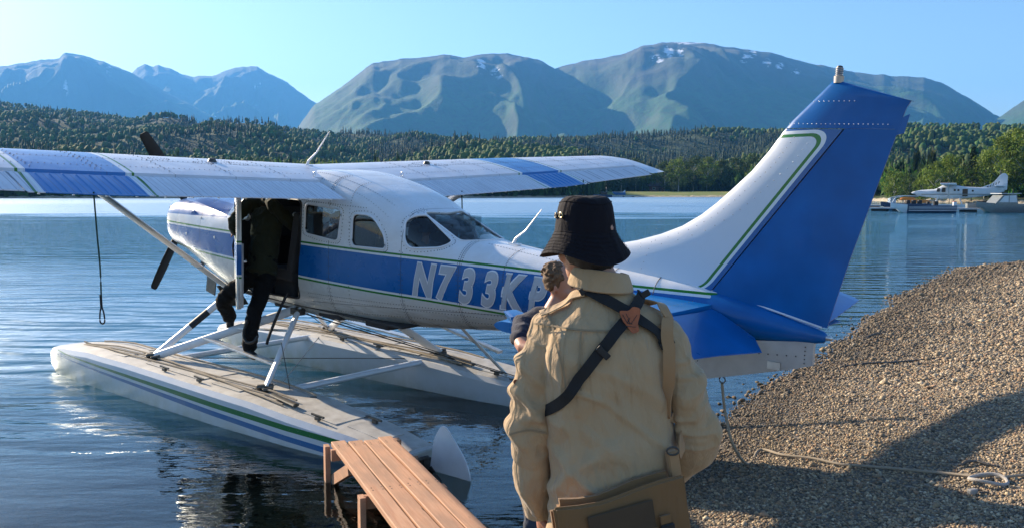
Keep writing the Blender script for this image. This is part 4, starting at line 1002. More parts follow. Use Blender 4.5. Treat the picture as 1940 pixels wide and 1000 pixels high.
# horizontal tail
for s in (-1, 1):
    P = []; nj = 12
    for i in range(nj):
        t = i / (nj - 1); y = s * (.10 + 1.78 * t); le = 5.02 + .33 * t; hx_ = 5.98 - .05 * t; z0 = .705
        for q, th in [(0, 0), (.03, .5), (.12, .85), (.35, 1), (.7, .85), (1, .6)]: P.append((le + (hx_ - le) * q, y, z0 + .05 * th * (1 - .25 * t)))
        for q, th in [(1, .6), (.7, .85), (.35, 1), (.12, .85), (.03, .5)]: P.append((le + (hx_ - le) * q, y, z0 - .05 * th * (1 - .25 * t)))
    mb = MB().grid(P, nj, 11, True); mb.F.append(tuple(range(11))); mb.F.append(tuple((nj - 1) * 11 + k for k in range(11)))
    hs = mb.obj('stabilizer', M_BLUE2, plane, smooth=True, sharp=50)
    # elevator with tip horn, drooped
    dr = R_(14); P = []; hz = .705
    st = [(.06, 6.0, 6.56), (.36, 6.0, 6.56), (1.0, 5.97, 6.53), (1.84, 5.94, 6.42), (1.85, 5.46, 6.42), (1.93, 5.46, 6.40), (1.975, 5.56, 6.33)]
    st[0] = (.16, 6.0, 6.40); 
    for (y, x0, x1) in st:
        dr = R_(interp(y, [(.3, 21), (1.0, 14), (1.85, 11.5)]))
        for (q, th) in [(0, .35), (.04, .8), (.25, 1), (.6, .6), (1, .08)]:
            X = x0 + (x1 - x0) * q; dx = X - 5.97; P.append((5.97 + dx * math.cos(dr), s * y, hz - dx * math.sin(dr) + .032 * th))
        for (q, th) in [(1, .08), (.6, .6), (.25, 1), (.04, .8)]:
            X = x0 + (x1 - x0) * q; dx = X - 5.97; P.append((5.97 + dx * math.cos(dr), s * y, hz - dx * math.sin(dr) - .032 * th))
    mb = MB().grid(P, len(st), 9, True); mb.F.append(tuple(range(9))); mb.F.append(tuple((len(st) - 1) * 9 + k for k in range(9)))
    el = mb.obj('elevator', M_BLUE, hs, smooth=True, sharp=25)
    if s > 0: MB().box((6.47, .9, hz - .16), (.10, .5, .008), Matrix.Rotation(dr, 3, 'Y')).obj('trim_tab', M_BLUE2, el)
    P, N = [], []
    for k in range(30): P.append((5.35 + .012 * k, s * (.16 + .055 * k), .7565)); N.append((0, 0, 1)); P.append((5.85, s * (.16 + .055 * k), .747)); N.append((0, 0, 1))
    rivet_mesh('stabilizer_rivets', P, N, hs, .005, M_RIVET)
# tie-down ring under the tail
MB().tube([(6.06 + .025 * math.cos(t), 0, .15 + .025 * math.sin(t)) for t in np.linspace(0, 6.28, 13)], .005, 6).obj('tie_down_ring', M_STEEL, vf)

# ---------------------------------------------------------------- propeller and nose
prop = MB().lathe([(0, -2.0), (.06, -1.97), (.11, -1.88), (.145, -1.76), (.155, -1.66), (.15, -1.63)], (0, 0, .94), 28, 0).obj('spinner', M_WHITE, plane, smooth=True)
for ang in (33, 153, -87):
    a = R_(ang); d = Vector((0, -math.sin(a), math.cos(a))); tn = Vector((0, math.cos(a), math.sin(a))); c0 = Vector((-1.75, 0, .94)); P = []
    for q, wd, tw, th in [(.10, .05, 60, .05), (.18, .07, 52, .035), (.35, .115, 38, .024), (.6, .135, 27, .018), (.85, .13, 21, .012), (1.0, .115, 18, .009), (1.13, .095, 17, .006), (1.155, .06, 17, .004)]:
        t = R_(tw); cd = tn * math.cos(t) + Vector((1, 0, 0)) * math.sin(t); nn = cd.cross(d)
        for k in range(12):
            u = 2 * math.pi * k / 12; P.append(c0 + d * q + cd * math.cos(u) * wd / 2 * 1.25 + nn * math.sin(u) * th)
    mb = MB().grid(P, 8, 12, True); mb.F.append(tuple(range(84, 96)))
    mb.obj('propeller_blade', M_BLADE, prop, smooth=True)
ci = MB()
for s in (-1, 1): MB().prism(rounded([(s * .14, .84), (s * .36, .86), (s * .36, 1.0), (s * .14, 1.02)], .04, 3), 0, -1.615, -1.57).obj('cooling_inlet', M_BLACK, plane)
# cowl flaps, exhaust, louvres
for s in (-1, 1):
    MB().box((-.30, s * .27, .0), (.34, .26, .012), Matrix.Rotation(R_(38), 3, 'Y')).obj('cowl_flap', M_STEEL, plane)
MB().box((-.66, -.34, .08), (.20, .012, .20), Matrix.Rotation(R_(10), 3, 'Y')).obj('cowl_lip', M_STEEL, plane)
MB().tube([(-.62, -.12, .2), (-.55, -.16, .0), (-.42, -.18, -.13)], .05, 12).obj('exhaust_pipe', M_STEEL, plane, smooth=True)
mb = MB()
for k in range(4): x = -.82 + k * .055; mb.box((x, fside(x, .36, .003), .36), (.03, .012, .10), Matrix.Rotation(R_(14), 3, 'Y'))
mb.obj('cowl_louvre', M_BLACK, plane)
for (x, z) in ((-.55, .92), (-.2, .72), (.1, .30), (-.9, .70)):
    MB().lathe([(0, -.006), (.012, -.005), (.016, 0)], (x, fside(x, z, .001), z), 10, 1).obj('cowl_fastener', M_ALU, plane)
mb = MB().lathe([(0, 0), (.06, .002), (.068, .012), (.06, .02)], (-.75, fside(-.75, .93, -.002), .93), 18, 1); mb.obj('oil_door', M_FUS, plane, smooth=True)
# ================================================================ floats
def float_z(x): return interp(x, [(-2.55, -.93), (-2.35, -.86), (-1.9, -.79), (-1.33, -.72), (-.4, -.67), (.74, -.635), (2.0, -.60), (3.4, -.62), (3.95, -.66)])
def float_hw(x): return interp(x, [(-2.62, .05), (-2.58, .16), (-2.45, .25), (-2.2, .31), (-1.7, .355), (-1, .37), (1.5, .37), (2.6, .34), (3.4, .28), (3.95, .22)])
def float_keel(x): return interp(x, [(-2.62, -1.02), (-2.58, -1.12), (-2.45, -1.24), (-2.2, -1.34), (-1.7, -1.41), (-1, -1.45), (.9, -1.45), (.95, -1.36), (3.0, -1.12), (3.95, -.92)])
def float_chine(x): return interp(x, [(-2.62, -.98), (-2.58, -1.03), (-2.45, -1.08), (-2.2, -1.14), (-1.7, -1.20), (-1, -1.24), (.9, -1.26), (.95, -1.20), (3.0, -1.02), (3.95, -.87)])
def paint_float():
    g = NT('float_paint'); v = g.obj(); X = g.xyz(v); x, z = X[0], X[2]
    a = g.math('ADD', z, g.math('MULTIPLY_ADD', x, -.024, .0))
    gr = g.math('COMPARE', a, -.775, .017); bl = g.math('COMPARE', a, -.835, .017)
    fwd = g.math('GREATER_THAN', x, -2.32)
    out_ = g.math('MULTIPLY', g.math('GREATER_THAN', g.math('ABSOLUTE', X[1]), 1.21), g.math('LESS_THAN', x, 3.93)); fwd = g.math('MULTIPLY', fwd, out_); wdt = g.n('MapRange', i_0=x, i_1=-2.35, i_2=1.0, i_3=.005, i_4=.026).outputs[0]
    gr = g.math('COMPARE', g.math('SUBTRACT', a, g.math('MULTIPLY', x, .004)), -.785, wdt); bl = g.math('COMPARE', g.math('ADD', a, g.math('MULTIPLY', x, .006)), -.855, wdt)
    n1 = g.noise(5, 5, v, .65)
    col = g.mix(n1, (.70, .73, .77), (.60, .62, .65))
    col = g.mix(g.math('MULTIPLY', gr, fwd), col, (.004, .15, .03)); col = g.mix(g.math('MULTIPLY', bl, fwd), col, (.002, .125, .36))
    alg = g.math('MULTIPLY', g.ramp(g.math('ADD', z, 1.5), [(.38, .9), (.74, 0)]), g.ramp(n1, [(.35, .5), (.6, 1)]))
    col = g.mix(alg, col, (.36, .36, .22))
    sp = g.ramp(g.noise(130, 1, v), [(.74, 0), (.78, 1)])
    col = g.mix(g.math('MULTIPLY', sp, .6), col, (.85, .85, .85))
    nr = g.bump(g.noise(2.5, 2, v), .3, .02)
    return g.done(g.bsdf(col, g.math('MULTIPLY_ADD', n1, .2, .25), 0, nr, Coat_Weight=.1, Coat_Roughness=.15, Specular_IOR_Level=.35))
M_FLOAT = paint_float()
M_DECK = mat('float_deck_paint', (.48, .46, .42), .6, var=.18, vscale=7, bump=.4, bscale=150, dirt=((.28, .25, .20), .6))
M_ROPE = (lambda g: g.done(g.bsdf(g.mix(g.math('GREATER_THAN', g.n('TexWave', wave_type='BANDS', bands_direction='DIAGONAL', i_Scale=60.0).outputs['Fac'], .5), (.40, .34, .26), (.26, .21, .15)), .9)))(NT('weathered_rope'))
M_ROPEB = mat('black_rope', (.02, .02, .022), .9); M_ROPEG = mat('dark_green_rope', (.02, .055, .04), .9)
FY = 1.20
floats = []
fx = [-2.62, -2.6, -2.57, -2.52, -2.45, -2.35, -2.2, -2.0, -1.7, -1.33, -1, -.4, .2, .74, .9, .95, 1.4, 2.0, 2.6, 3.0, 3.4, 3.7, 3.95]
for s in (-1, 1):
    P = []
    for x in fx:
        zd, hw, kz, cz = float_z(x) if x > -2.55 else -.93 - (-2.55 - x) * .6, float_hw(x), float_keel(x), float_chine(x)
        rr = min(.05, hw * .3)
        half = [(0, zd + .018), (hw - rr * 2, zd + .012), (hw - rr * .6, zd + .002), (hw, zd - rr), (hw + .0, (zd + cz) / 2), (hw * .985, cz + .02), (hw * .99, cz), (hw * .5, (cz + kz) / 2 - .01), (0, kz)]
        xe = x - .24 * min(1, max(0, (-1 - x) / 1.62)); ring = [(xe, s * FY + q[0], q[1]) for q in half] + [(xe, s * FY - q[0], q[1]) for q in half[-2:0:-1]]
        P += ring
    n_ = 16; mb = MB().grid(P, len(fx), n_, True); mb.F.append(tuple(range(n_))); mb.F.append(tuple((len(fx) - 1) * n_ + k for k in range(n_)))
    # material by face: top faces get deck paint
    o = mb.obj('float', [M_FLOAT, M_DECK], plane, smooth=True, sharp=28)
    mi = []
    for p in o.data.polygons: mi.append(1 if (p.normal.z > .85 and p.center.x > -2.3) else 0)
    o.data.polygons.foreach_set('material_index', np.array(mi, dtype=np.int32)); floats.append(o)
    # deck boards / hatches / pads
    for (x0, x1, w_) in ((-1.6, -.75, .40), (-.2, .95, .44), (1.15, 1.65, .44), (1.95, 3.1, .36), (3.2, 3.65, .26)):
        za, zb_ = float_z(x0) + .019, float_z(x1) + .019
        MB().beam((x0, s * FY, za), (x1, s * FY, zb_), w_, .008).obj('deck_panel', M_DECK, o, bevel=.002)
    for x in (-2.2, -.85, .55, 1.3, 2.3, 3.1):
        MB().lathe([(0, .012), (.035, .01), (.04, 0)], (x, s * FY - s * .18, float_z(x) + .012), 12).obj('pump_cap', M_STEEL, o)
    for x, dy in ((-2.15, 0), (.3, -.27), (1.0, -.27), (2.9, -.22), (3.3, .1)):
        z = float_z(x) + .02
        cl = MB().box((x, s * FY + dy, z + .015), (.06, .03, .03)); cl.beam((x - .09, s * FY + dy, z + .04), (x + .09, s * FY + dy, z + .04), .018, .018); cl.obj('deck_cleat', M_STEEL, o, bevel=.004)
    # lines lashed along the deck
    for k, dy in enumerate((-.12, -.075, -.03, .20)):
        pts = [(x, s * FY + dy - s * 0 + .035 * math.sin(x * 2.1 + k * 1.7) - .02 * x * (1 if k < 3 else 0), float_z(x) + .032 + .006 * k) for x in np.linspace(-2.15, 2.35, 24)]
        MB().tube(pts, .010, 6).obj('deck_line', M_ROPE, o, smooth=True)
    MB().tube([(2.1, s * FY - .14, float_z(2.1) + .06), (2.5, s * FY - .16, float_z(2.4) + .05)], .035, 10, .5).obj('paddle_strap', M_STEEL, o, smooth=True)
    # transom gear and water rudder
    zt_ = float_z(3.95)
    MB().box((3.965, s * FY, zt_ - .09), (.03, .36, .15)).obj('transom_plate', M_GREYW, o, bevel=.008)
    mb = MB().tube([(3.97, s * FY - .07, zt_ - .07), (4.02, s * FY - .07, zt_ - .05), (4.03, s * FY + .05, zt_ - .05)], .018, 8)
    mb.box((4.02, s * FY + .03, zt_ - .10), (.06, .08, .10)); mb.tube([(4.0, s * FY - .16, zt_ - .08), (4.05, s * FY - .16, zt_ - .10), (4.05, s * FY - .05, zt_ - .12)], .012, 8)
    mb.obj('rudder_bracket', M_STEEL, o)
    bl = rounded([(4.10, zt_ + .12), (4.20, zt_ + .30), (4.50, -.66), (4.56, -.98), (4.30, -.98), (4.05, -.92)], [.06, .10, .12, .03, .03, .02], 5)
    wr = MB().prism([(p[0], p[1]) for p in bl], 1, s * FY + .04, s * FY + .055)
    wr.obj('water_rudder', M_WHITE, o, bevel=.002)
    MB().box((4.12, s * FY + .035, -.855), (.16, .012, .10), Matrix.Rotation(R_(35), 3, 'Y')).obj('rudder_plate', M_STEEL, o)
# struts, spreaders, wires, steps
FF, FA = (-.374, 1.24, -.66), (1.783, 1.21, -.60)
def streamtube(a, b, r, name, m, par=plane, flat=.55, nn=14):
    return MB().tube([a, b], r, nn, flat, up=(0, 1, 0)).obj(name, m, par, smooth=True)
for s in (-1, 1):
    ff, fa = (FF[0], s * FF[1], FF[2] + .03), (FA[0], s * FA[1], FA[2] + .03)
    streamtube(ff, (-.035, s * .46, .08), .048, 'front_strut', M_WHITE); streamtube(ff, (1.24, s * .46, .06), .048, 'diagonal_strut', M_WHITE)
    streamtube(fa, (1.286, s * .46, .06), .062, 'rear_strut', M_WHITE, flat=.45)
    a, b = Vector(ff), Vector((-.035, s * .46, .08))
    MB().tube([a.lerp(b, .47), a.lerp(b, .70)], .0495, 14, .56, up=(0, 1, 0)).obj('strut_tape', M_BLACK, plane, smooth=True)
    for q in (ff, fa):
        fb = MB().box((q[0], q[1], q[2] - .02), (.20, .12, .025)); fb.tube([(q[0] - .06, q[1] - .05, q[2] + .01), (q[0] + .06, q[1] + .05, q[2] + .03)], .028, 8)
        fb.tube([(q[0] + .05, q[1] - .06, q[2]), (q[0] + .1, q[1] + .02, q[2] + .02)], .02, 8); fb.obj('strut_shoe', M_STEEL, plane, bevel=.004)
    MB().box((1.29, s * .47, .05), (.16, .09, .07)).obj('strut_bracket', M_STEEL, plane, bevel=.01)
    # boarding step between the struts, and a short upper rung
    d0, d1 = Vector(ff).lerp(Vector((1.24, s * .46, .06)), .40), Vector(fa).lerp(Vector((1.286, s * .46, .06)), .33)
    sp = MB().beam(Vector(d0) + Vector((-.06, 0, 0)), d1 + Vector((0, 0, -.03)), .10, .022).obj('boarding_step', M_ALU, plane, bevel=.004)
    d2, d3 = Vector(ff).lerp(Vector((1.24, s * .46, .06)), .62), Vector(fa).lerp(Vector((1.286, s * .46, .06)), .72)
    MB().beam(d2, d3, .06, .018).obj('boarding_step', M_ALU, plane, bevel=.004)
for q in (FF, FA):
    MB().tube([(q[0] + .02, -q[1] + .12, q[2] - .03), (q[0] + .02, q[1] - .12, q[2] - .03)], .048, 14, .7).obj('spreader_bar', M_WHITE, plane, smooth=True)
# rear ladder of the starboard float
MB().beam((3.05, .98, -.56), (2.62, .52, .08), .06, .03).obj('ladder_rail', M_ALU, plane, bevel=.004)
MB().beam((1.9, 1.02, -.17), (2.93, 1.0, -.33), .07, .03).obj('ladder_rail', M_ALU, plane, bevel=.004)
for a, b in (((FF[0], FF[1] - .1, FF[2]), (FA[0], -FA[1] + .12, FA[2] - .02)), ((FF[0], -FF[1] + .1, FF[2]), (FA[0], FA[1] - .12, FA[2] - .02)),
             ((FF[0], FF[1], FF[2] + .04), (1.2, -.40, .08)), ((1.35, -.42, .03), (3.0, 1.0, -.56)), ((1.35, -.40, .05), (3.3, 1.05, -.58)), ((1.3, -.4, .02), (2.2, 1.05, -.55)), ((1.9, -1.0, -.6), (1.72, -.98, -.15))):
    MB().tube([a, b], .005, 6).obj('brace_wire', M_STEEL, plane)
# ================================================================ NEAR PROPS
def wood(name, a, b):
    g = NT(name); v = g.obj(); X = g.xyz(v); rnd = g.n('ObjectInfo').outputs['Random']
    v2 = g.n('VectorMath', operation='ADD', i_0=v); off = g.n('CombineXYZ'); g.set(off.inputs[0], g.math('MULTIPLY', rnd, 40)); g.set(off.inputs[1], g.math('MULTIPLY', rnd, 9)); g.t.links.new(off.outputs[0], v2.inputs[1]); vv = v2.outputs[0]
    gr = g.noise(1, 5, g.mapping(vv, (1.6, 55, 55)), .65, 1.5); bl = g.noise(2.2, 4, g.mapping(vv, (1, 3, 3)), .6)
    col = g.mix(g.ramp(gr, [(.35, 0), (.7, 1)]), a, b); col = g.mix(g.ramp(bl, [(.40, 0), (.70, .6)]), col, (.27, .17, .115))
    kn = g.n('TexVoronoi', i_Vector=g.mapping(vv, (2.2, 9, 9)), i_Scale=1.0).outputs['Distance']; col = g.mix(g.ramp(kn, [(.03, 1), (.10, 0)]), col, (.07, .032, .015))
    tone = g.n('HueSaturation'); g.set(tone.inputs['Color'], col); g.set(tone.inputs['Value'], g.math('MULTIPLY_ADD', rnd, .30, .85)); col = tone.outputs[0]; h = g.math('ADD', gr, g.math('MULTIPLY', bl, .3)); return g.done(g.bsdf(col, .78, 0, g.bump(h, .5, .003)))
M_WOOD = wood('raw_planks', (.48, .235, .13), (.60, .345, .205))
# plank footbridge: local x runs along the planks from the outer end towards the beach
ra = Vector((-1.46, 6.88, .30)); rb = Vector((.02, 3.25, .36)); L = (rb - ra).length; rz_ = math.atan2((rb - ra).y, (rb - ra).x)
ramp = empty('plank_footbridge', (ra.x, ra.y, 0), rz_); tag(ramp, 'low wooden footbridge of four planks running from the beach to the float', 'footbridge')
pw_ = .113
for k in range(4):
    y0 = .02 + k * (pw_ + .014); x0 = [-.03, .03, .03, -.02][k]
    P = []; n = 26
    for i in range(n + 1):
        x = x0 + (L - x0) * i / n; z = .30 + .06 * x / L + .004 * math.sin(x * 2.2 + k * 2) ; w0 = .003 * noise.noise(Vector((x * 2.2, k * 7.3, 1)))
        P += [(x, y0 + w0, z - .038), (x, y0 + w0, z - .004), (x, y0 + w0 + .004, z), (x, y0 + pw_ - .004 + w0, z), (x, y0 + pw_ + w0, z - .004), (x, y0 + pw_ + w0, z - .038)]
    mb = MB().grid(P, n + 1, 6, True); mb.F.append(tuple(range(6))); mb.F.append(tuple(6 * n + j for j in range(6)))
    pk = mb.obj('plank', M_WOOD, ramp, smooth=True, sharp=40)
    for x in (.12, .16, 1.25, 1.3, 2.5, 2.55, 3.7):
        for dy in (.03, .098): MB().lathe([(0, .0012), (.005, .001), (.006, -.001)], (x, y0 + dy, .3005 + .06 * x / L + .004 * math.sin(x * 2.2 + k * 2)), 8).obj('nail_head', M_STEEL, pk)
for x in (.14, 1.27, 2.52): MB().box((x, .262, .238), (.042, .55, .09)).obj('cross_beam', M_WOOD, ramp, bevel=.003)
for (x, y) in ((.03, -.025), (.06, .545), (1.27, -.02), (1.27, .545), (2.52, -.02), (2.52, .545)): MB().box((x, y, -.08), (.085, .040, .74 if x < 1 else .72)).obj('post', M_WOOD, ramp, bevel=.003)
MB().beam((.08, .02, .02), (.62, .04, .262), .04, .085).obj('diagonal_brace', M_WOOD, ramp, bevel=.003); MB().beam((.08, .56, .02), (.62, .54, .262), .04, .085).obj('diagonal_brace', M_WOOD, ramp, bevel=.003)
MB().beam((.04, .01, -.12), (.9, .5, -.30), .09, .035).obj('fallen_lath', M_WOOD, ramp, bevel=.003)
# ropes
def rope(pts, r, m, name, label, cat='rope', closed=False, parent=None, n=8, sub=6):
    P = [Vector(p) for p in pts]; Q = []
    for i in range(len(P) - 1):
        p0, p1, p2, p3 = P[max(0, i - 1)], P[i], P[i + 1], P[min(len(P) - 1, i + 2)]
        for k in range(sub):
            t = k / sub; Q.append(.5 * ((2 * p1) + (-p0 + p2) * t + (2 * p0 - 5 * p1 + 4 * p2 - p3) * t * t + (-p0 + 3 * p1 - 3 * p2 + p3) * t**3))
    Q.append(P[-1]); o = MB().tube(Q, r, n).obj(name, m, parent, smooth=True)
    if label: tag(o, label, cat)
    return o
# port wing tie-down: hangs straight down, ends in an eye
wa = A2W(wpt(.98, -3.05, False)); top = wa + Vector((0, 0, -.01)); bot = Vector((top.x + .03, top.y, top.z - .99))
rp = empty('tie_down_rope', top); tag(rp, 'dark rope with an eye at its end hanging from the port wing', 'rope')
d = bot - top
rope([(0, 0, 0), d * .3 + Vector((.004, 0, 0)), d * .6 + Vector((.010, 0, 0)), d * .9], .0065, M_ROPEG, 'line', None, parent=rp)
rope([d * .89, d * .94 + Vector((-.014, 0, 0)), d + Vector((-.018, 0, -.01)), d + Vector((0, 0, -.03)), d + Vector((.018, 0, -.01)), d * .94 + Vector((.014, 0, 0)), d * .89], .006, M_ROPEB, 'eye', None, parent=rp); MB().tube([d * .80, d * .905], .010, 8).obj('splice', M_ROPEB, rp, smooth=True)
for yb, Lr, lb in ((1.15, .30, 'short green rope hanging from the starboard wing near the cabin'), (3.42, .42, 'green rope hanging from the outer starboard wing')):
    q = A2W(wpt(.97, yb, False)); 
    if yb < 2: q = A2W((2.2, 1.08, 1.36))
    r1 = empty('tie_down_rope', q); tag(r1, lb, 'rope'); MB().tube([(0, 0, .02), (.004, 0, -Lr)], .007, 8).obj('line', M_ROPEG, r1, smooth=True); MB().tube([(.004, 0, -Lr), (.004, 0, -Lr - .05)], .012, 8).obj('knot', M_ROPEG, r1, smooth=True)
# tail line across the gravel to a ring of rope
def gz(x, y, dz=.02): return Vector((x, y, float(ground_h(np.array([x]), np.array([y]))[0]) + dz))
def pxg(px_, py_, dz=.025):   # the gravel point seen at a photo pixel
    z = .25
    for _ in range(12):
        t_ = math.tan(math.atan((py_ - 500) / F_PX) + R_(4.66)); y = (LAKE_H - z) / t_; x = (px_ - 970) / F_PX * y * (math.cos(R_(4.66)) + t_ * math.sin(R_(4.66))); z = float(ground_h(np.array([x]), np.array([y]))[0])
    return Vector((x, y, z + dz))
ring0 = A2W((6.06, 0, .12))
pts = [ring0, ring0 + Vector((.03, .01, -.22)), ring0 + Vector((.09, -.02, -.48))]
g1 = pxg(1440, 856); mid = pts[-1].lerp(g1, .55) + Vector((0, 0, -.14)); pts += [mid, g1] + [pxg(*q) for q in ((1482, 866), (1540, 873), (1590, 884), (1650, 889), (1720, 895), (1800, 903), (1850, 908), (1878, 906))]
rope(pts, .011, M_ROPE, 'tail_line', 'weathered rope running from under the tail across the gravel to the right')
c = pxg(1872, 916, .035); e = [c + Vector((.125 * math.cos(t), .10 * math.sin(t), .012 * math.sin(t * 2))) for t in np.linspace(0, 2 * math.pi, 14)]
lo = rope(e, .013, mat('pale_rope', (.40, .37, .33), .9, bump=.6, bscale=200), 'rope_loop', 'small ring of pale rope on the gravel at the far right')
rope([pxg(1884, 910), pxg(1905, 909), pxg(1940, 905), pxg(1990, 902)], .011, M_ROPE, 'rope_end', 'rope leading from the ring of pale rope out of the right edge')
kn = empty('rope_float', pxg(1842, 938, .03)); tag(kn, 'small pale shackle block lying below the ring of rope', 'shackle'); MB().box((0, 0, 0), (.07, .035, .035), Matrix.Rotation(.4, 3, 'Z')).obj('block', mat('worn_plastic', (.34, .32, .29), .6), kn, bevel=.008); MB().tube([(.03, .02, 0), (.08, .03, 0), (.10, -.02, 0), (.04, -.02, 0)], .006, 6).obj('shackle', M_STEEL, kn)
# grey straps hanging from the door sill
for pts in ([(1.28, -.60, .26), (1.26, -.70, .05), (1.22, -.78, -.18), (1.20, -.80, -.28)], [(1.08, -.95, -.02), (1.06, -.99, -.16), (1.14, -1.0, -.24), (1.24, -.98, -.22), (1.26, -.95, -.16)]):
    o = rope(pts, .016, M_BLACK, 'sill_strap', None, parent=plane)

# driftwood twigs on the gravel
for (a, b, c_, lb) in (((1600, 694), (1690, 690), (1790, 676), 'long thin dark twig lying across the sunlit gravel right of the tail'), ((1640, 640), (1670, 634), (1700, 637), 'short curved twig higher up the sunlit gravel'), ((1820, 884), (1850, 880), (1895, 886), 'dark twig just above the ring of rope')):
    pts = [pxg(*a, .012), pxg(*b, .03), pxg(*c_, .012)]; t = empty('driftwood_twig', pts[0]); tag(t, lb, 'twig'); P = [p - pts[0] for p in pts]
    MB().tube([P[0], P[0].lerp(P[1], .5) + Vector((0, .02, .01)), P[1], P[1].lerp(P[2], .5) + Vector((0, -.03, 0)), P[2]], [.010, .012, .011, .009, .004], 7).obj('stem', M_STEEL, t, smooth=True)
    MB().tube([P[1], P[1] + (P[2] - P[1]) * .25 + Vector((0, .10, .02))], [.007, .003], 6).obj('side_branch', M_STEEL, t, smooth=True)
# ================================================================ FAR DOCKS, BOATS, CABINS
def at(px_, y, z=0.0): return Vector(((px_ - 970) / F_PX * y, y, z))
M_BWHITE = mat('boat_white', (.62, .66, .70), .4, var=.1, vscale=1); M_BNAVY = mat('boat_navy', (.02, .045, .10), .4); M_DOCKW = mat('dock_planks', (.42, .46, .50), .8, var=.2, vscale=1.5)
M_DOCKB = mat('dock_float_black', (.015, .016, .018), .8); M_ORANGE = mat('orange_paint', (.66, .20, .012), .4); M_BGREY = mat('aluminium_hull', (.20, .22, .22), .45, .3, var=.15); M_DKGLASS = mat('dark_glass', (.015, .02, .025), .1); M_RED = mat('red_plastic', (.5, .03, .02), .4); M_BROWN = mat('cabin_logs', (.13, .055, .03), .9, var=.2, vscale=.5)
def local(name, p, rz, label, cat, group=None):
    t = empty(name, p, rz); tag(t, label, cat, group); return t
def dock(p0, p1, wd, label, z=.42):
    a, b = Vector(p0), Vector(p1); L = (b - a).length; t = local('floating_dock', (a + b) / 2, math.atan2((b - a).y, (b - a).x), label, 'dock', 'far floating docks')
    n = int(L / 2.4)
    MB().box((0, 0, z - .10), (L, wd, .12)).obj('dock_frame', M_DOCKW, t, bevel=.02)
    pl = MB().box((0, 0, 0), (.22, wd + .06, .05)).obj('plank', M_DOCKW, t); pm = pl.data; pl.location = (-L / 2 + .12, 0, z - .012)
    for k in range(1, min(80, int(L / .26))): o = bpy.data.objects.new('plank', pm); link(o, t); o.location = (-L / 2 + .12 + k * .26, 0, z - .012)
    for k in range(n): MB().box((-L / 2 + 1.2 + k * 2.4, 0, z - .36), (1.7, wd * .9, .42)).obj('dock_float', M_DOCKB, t, bevel=.04)
    return t
dock(at(1646, 108, 0), at(1878, 101, 0), 2.2, 'nearest floating dock with pale deck behind the white-bowed skiff')
dock(at(1636, 128, 0), at(1985, 120, 0), 2.4, 'farther floating dock beneath the moored white seaplane')
def hull(L, B, H, name, m, par, sheer=.25, bowup=.5, nx=14, flat=.7):
    P = []
    for i in range(nx):
        t = i / (nx - 1); x = -L / 2 + L * t; w_ = B / 2 * (1 - max(0, (t - .45) / .55)**2.2) + .02; zt = H + sheer * max(0, t - .4)**2 * 3; zk = -.15 + (H + bowup) * max(0, (t - .72) / .28)**2.4 * .8
        P += [(x, -w_, zt), (x, -w_ * .98, zt * .5), (x, -w_ * flat, zk + .05), (x, 0, zk), (x, w_ * flat, zk + .05), (x, w_ * .98, zt * .5), (x, w_, zt), (x, w_ * .85, zt - .03), (x, 0, zt - .18), (x, -w_ * .85, zt - .03)]
    mb = MB().grid(P, nx, 10, True); mb.F.append(tuple(range(10))); mb.F.append(tuple((nx - 1) * 10 + k for k in range(10)))
    return mb.obj(name, m, par, smooth=True, sharp=30)
def outboard(par, x, y=0, s=1.0, m=None, red=False):
    o = MB().box((x, y, .75 * s), (.32 * s, .30 * s, .42 * s)).obj('outboard_cowl', m or M_BWHITE, par, bevel=.08 * s); MB().box((x - .02, y, .25 * s), (.14 * s, .10 * s, .8 * s)).obj('outboard_leg', M_BLACK, par, bevel=.02)
    if red: MB().box((x, y, .98 * s), (.26 * s, .24 * s, .05)).obj('outboard_top', M_RED, par, bevel=.01)
# skiff: white bow to the left, striped side
sk = local('open_skiff', at(1745, 98, 0), R_(180 - 3), 'long open skiff with white bow and dark striped side, outboard at its right end', 'boat')
hull(6.8, 2.0, .80, 'hull', M_BNAVY, sk, bowup=.9)
bw = hull(6.86, 2.06, .82, 'bow_paint', M_BWHITE, sk, bowup=.9); bm = bmesh.new(); bm.from_mesh(bw.data); bmesh.ops.delete(bm, geom=[f for f in bm.faces if f.calc_center_median().x < 1.9], context='FACES'); bm.to_mesh(bw.data); bm.free()
for z, h, m in ((.62, .07, M_BWHITE), (.42, .05, M_BWHITE), (.24, .06, M_BWHITE)):
    for s in (-1, 1): MB().box((-.8, s * 1.015, z), (5.2, .03, h)).obj('side_stripe', m, sk)
for x in (-1.6, .2, 1.5): MB().box((x, 0, .62), (.3, 1.7, .05)).obj('thwart', M_BGREY, sk)
outboard(sk, -3.55, 0, 1.25, M_BWHITE, True)
# second dark boat behind with canopy frame
b2 = local('canopy_boat', at(1712, 114, 0), R_(176), 'dark boat with curved white canopy rail behind the skiff', 'boat'); hull(6.0, 2.0, .8, 'hull', M_BNAVY, b2)
MB().tube([(1.9, -.9, .9), (1.5, -.9, 1.55), (.4, -.9, 1.8), (-1.4, -.9, 1.75)], .05, 8).obj('canopy_rail', M_BWHITE, b2, smooth=True); MB().tube([(1.9, .9, .9), (1.5, .9, 1.55), (.4, .9, 1.8), (-1.4, .9, 1.75)], .05, 8).obj('canopy_rail', M_BWHITE, b2, smooth=True)
MB().add([(1.6, -.85, 1.0), (1.35, -.85, 1.52), (1.35, .85, 1.52), (1.6, .85, 1.0), (1.63, -.85, 1.0), (1.38, -.85, 1.54), (1.38, .85, 1.54), (1.63, .85, 1.0)], [(0, 1, 2, 3), (7, 6, 5, 4), (0, 4, 5, 1), (1, 5, 6, 2), (2, 6, 7, 3), (3, 7, 4, 0)]).obj('windscreen', M_DKGLASS, b2)
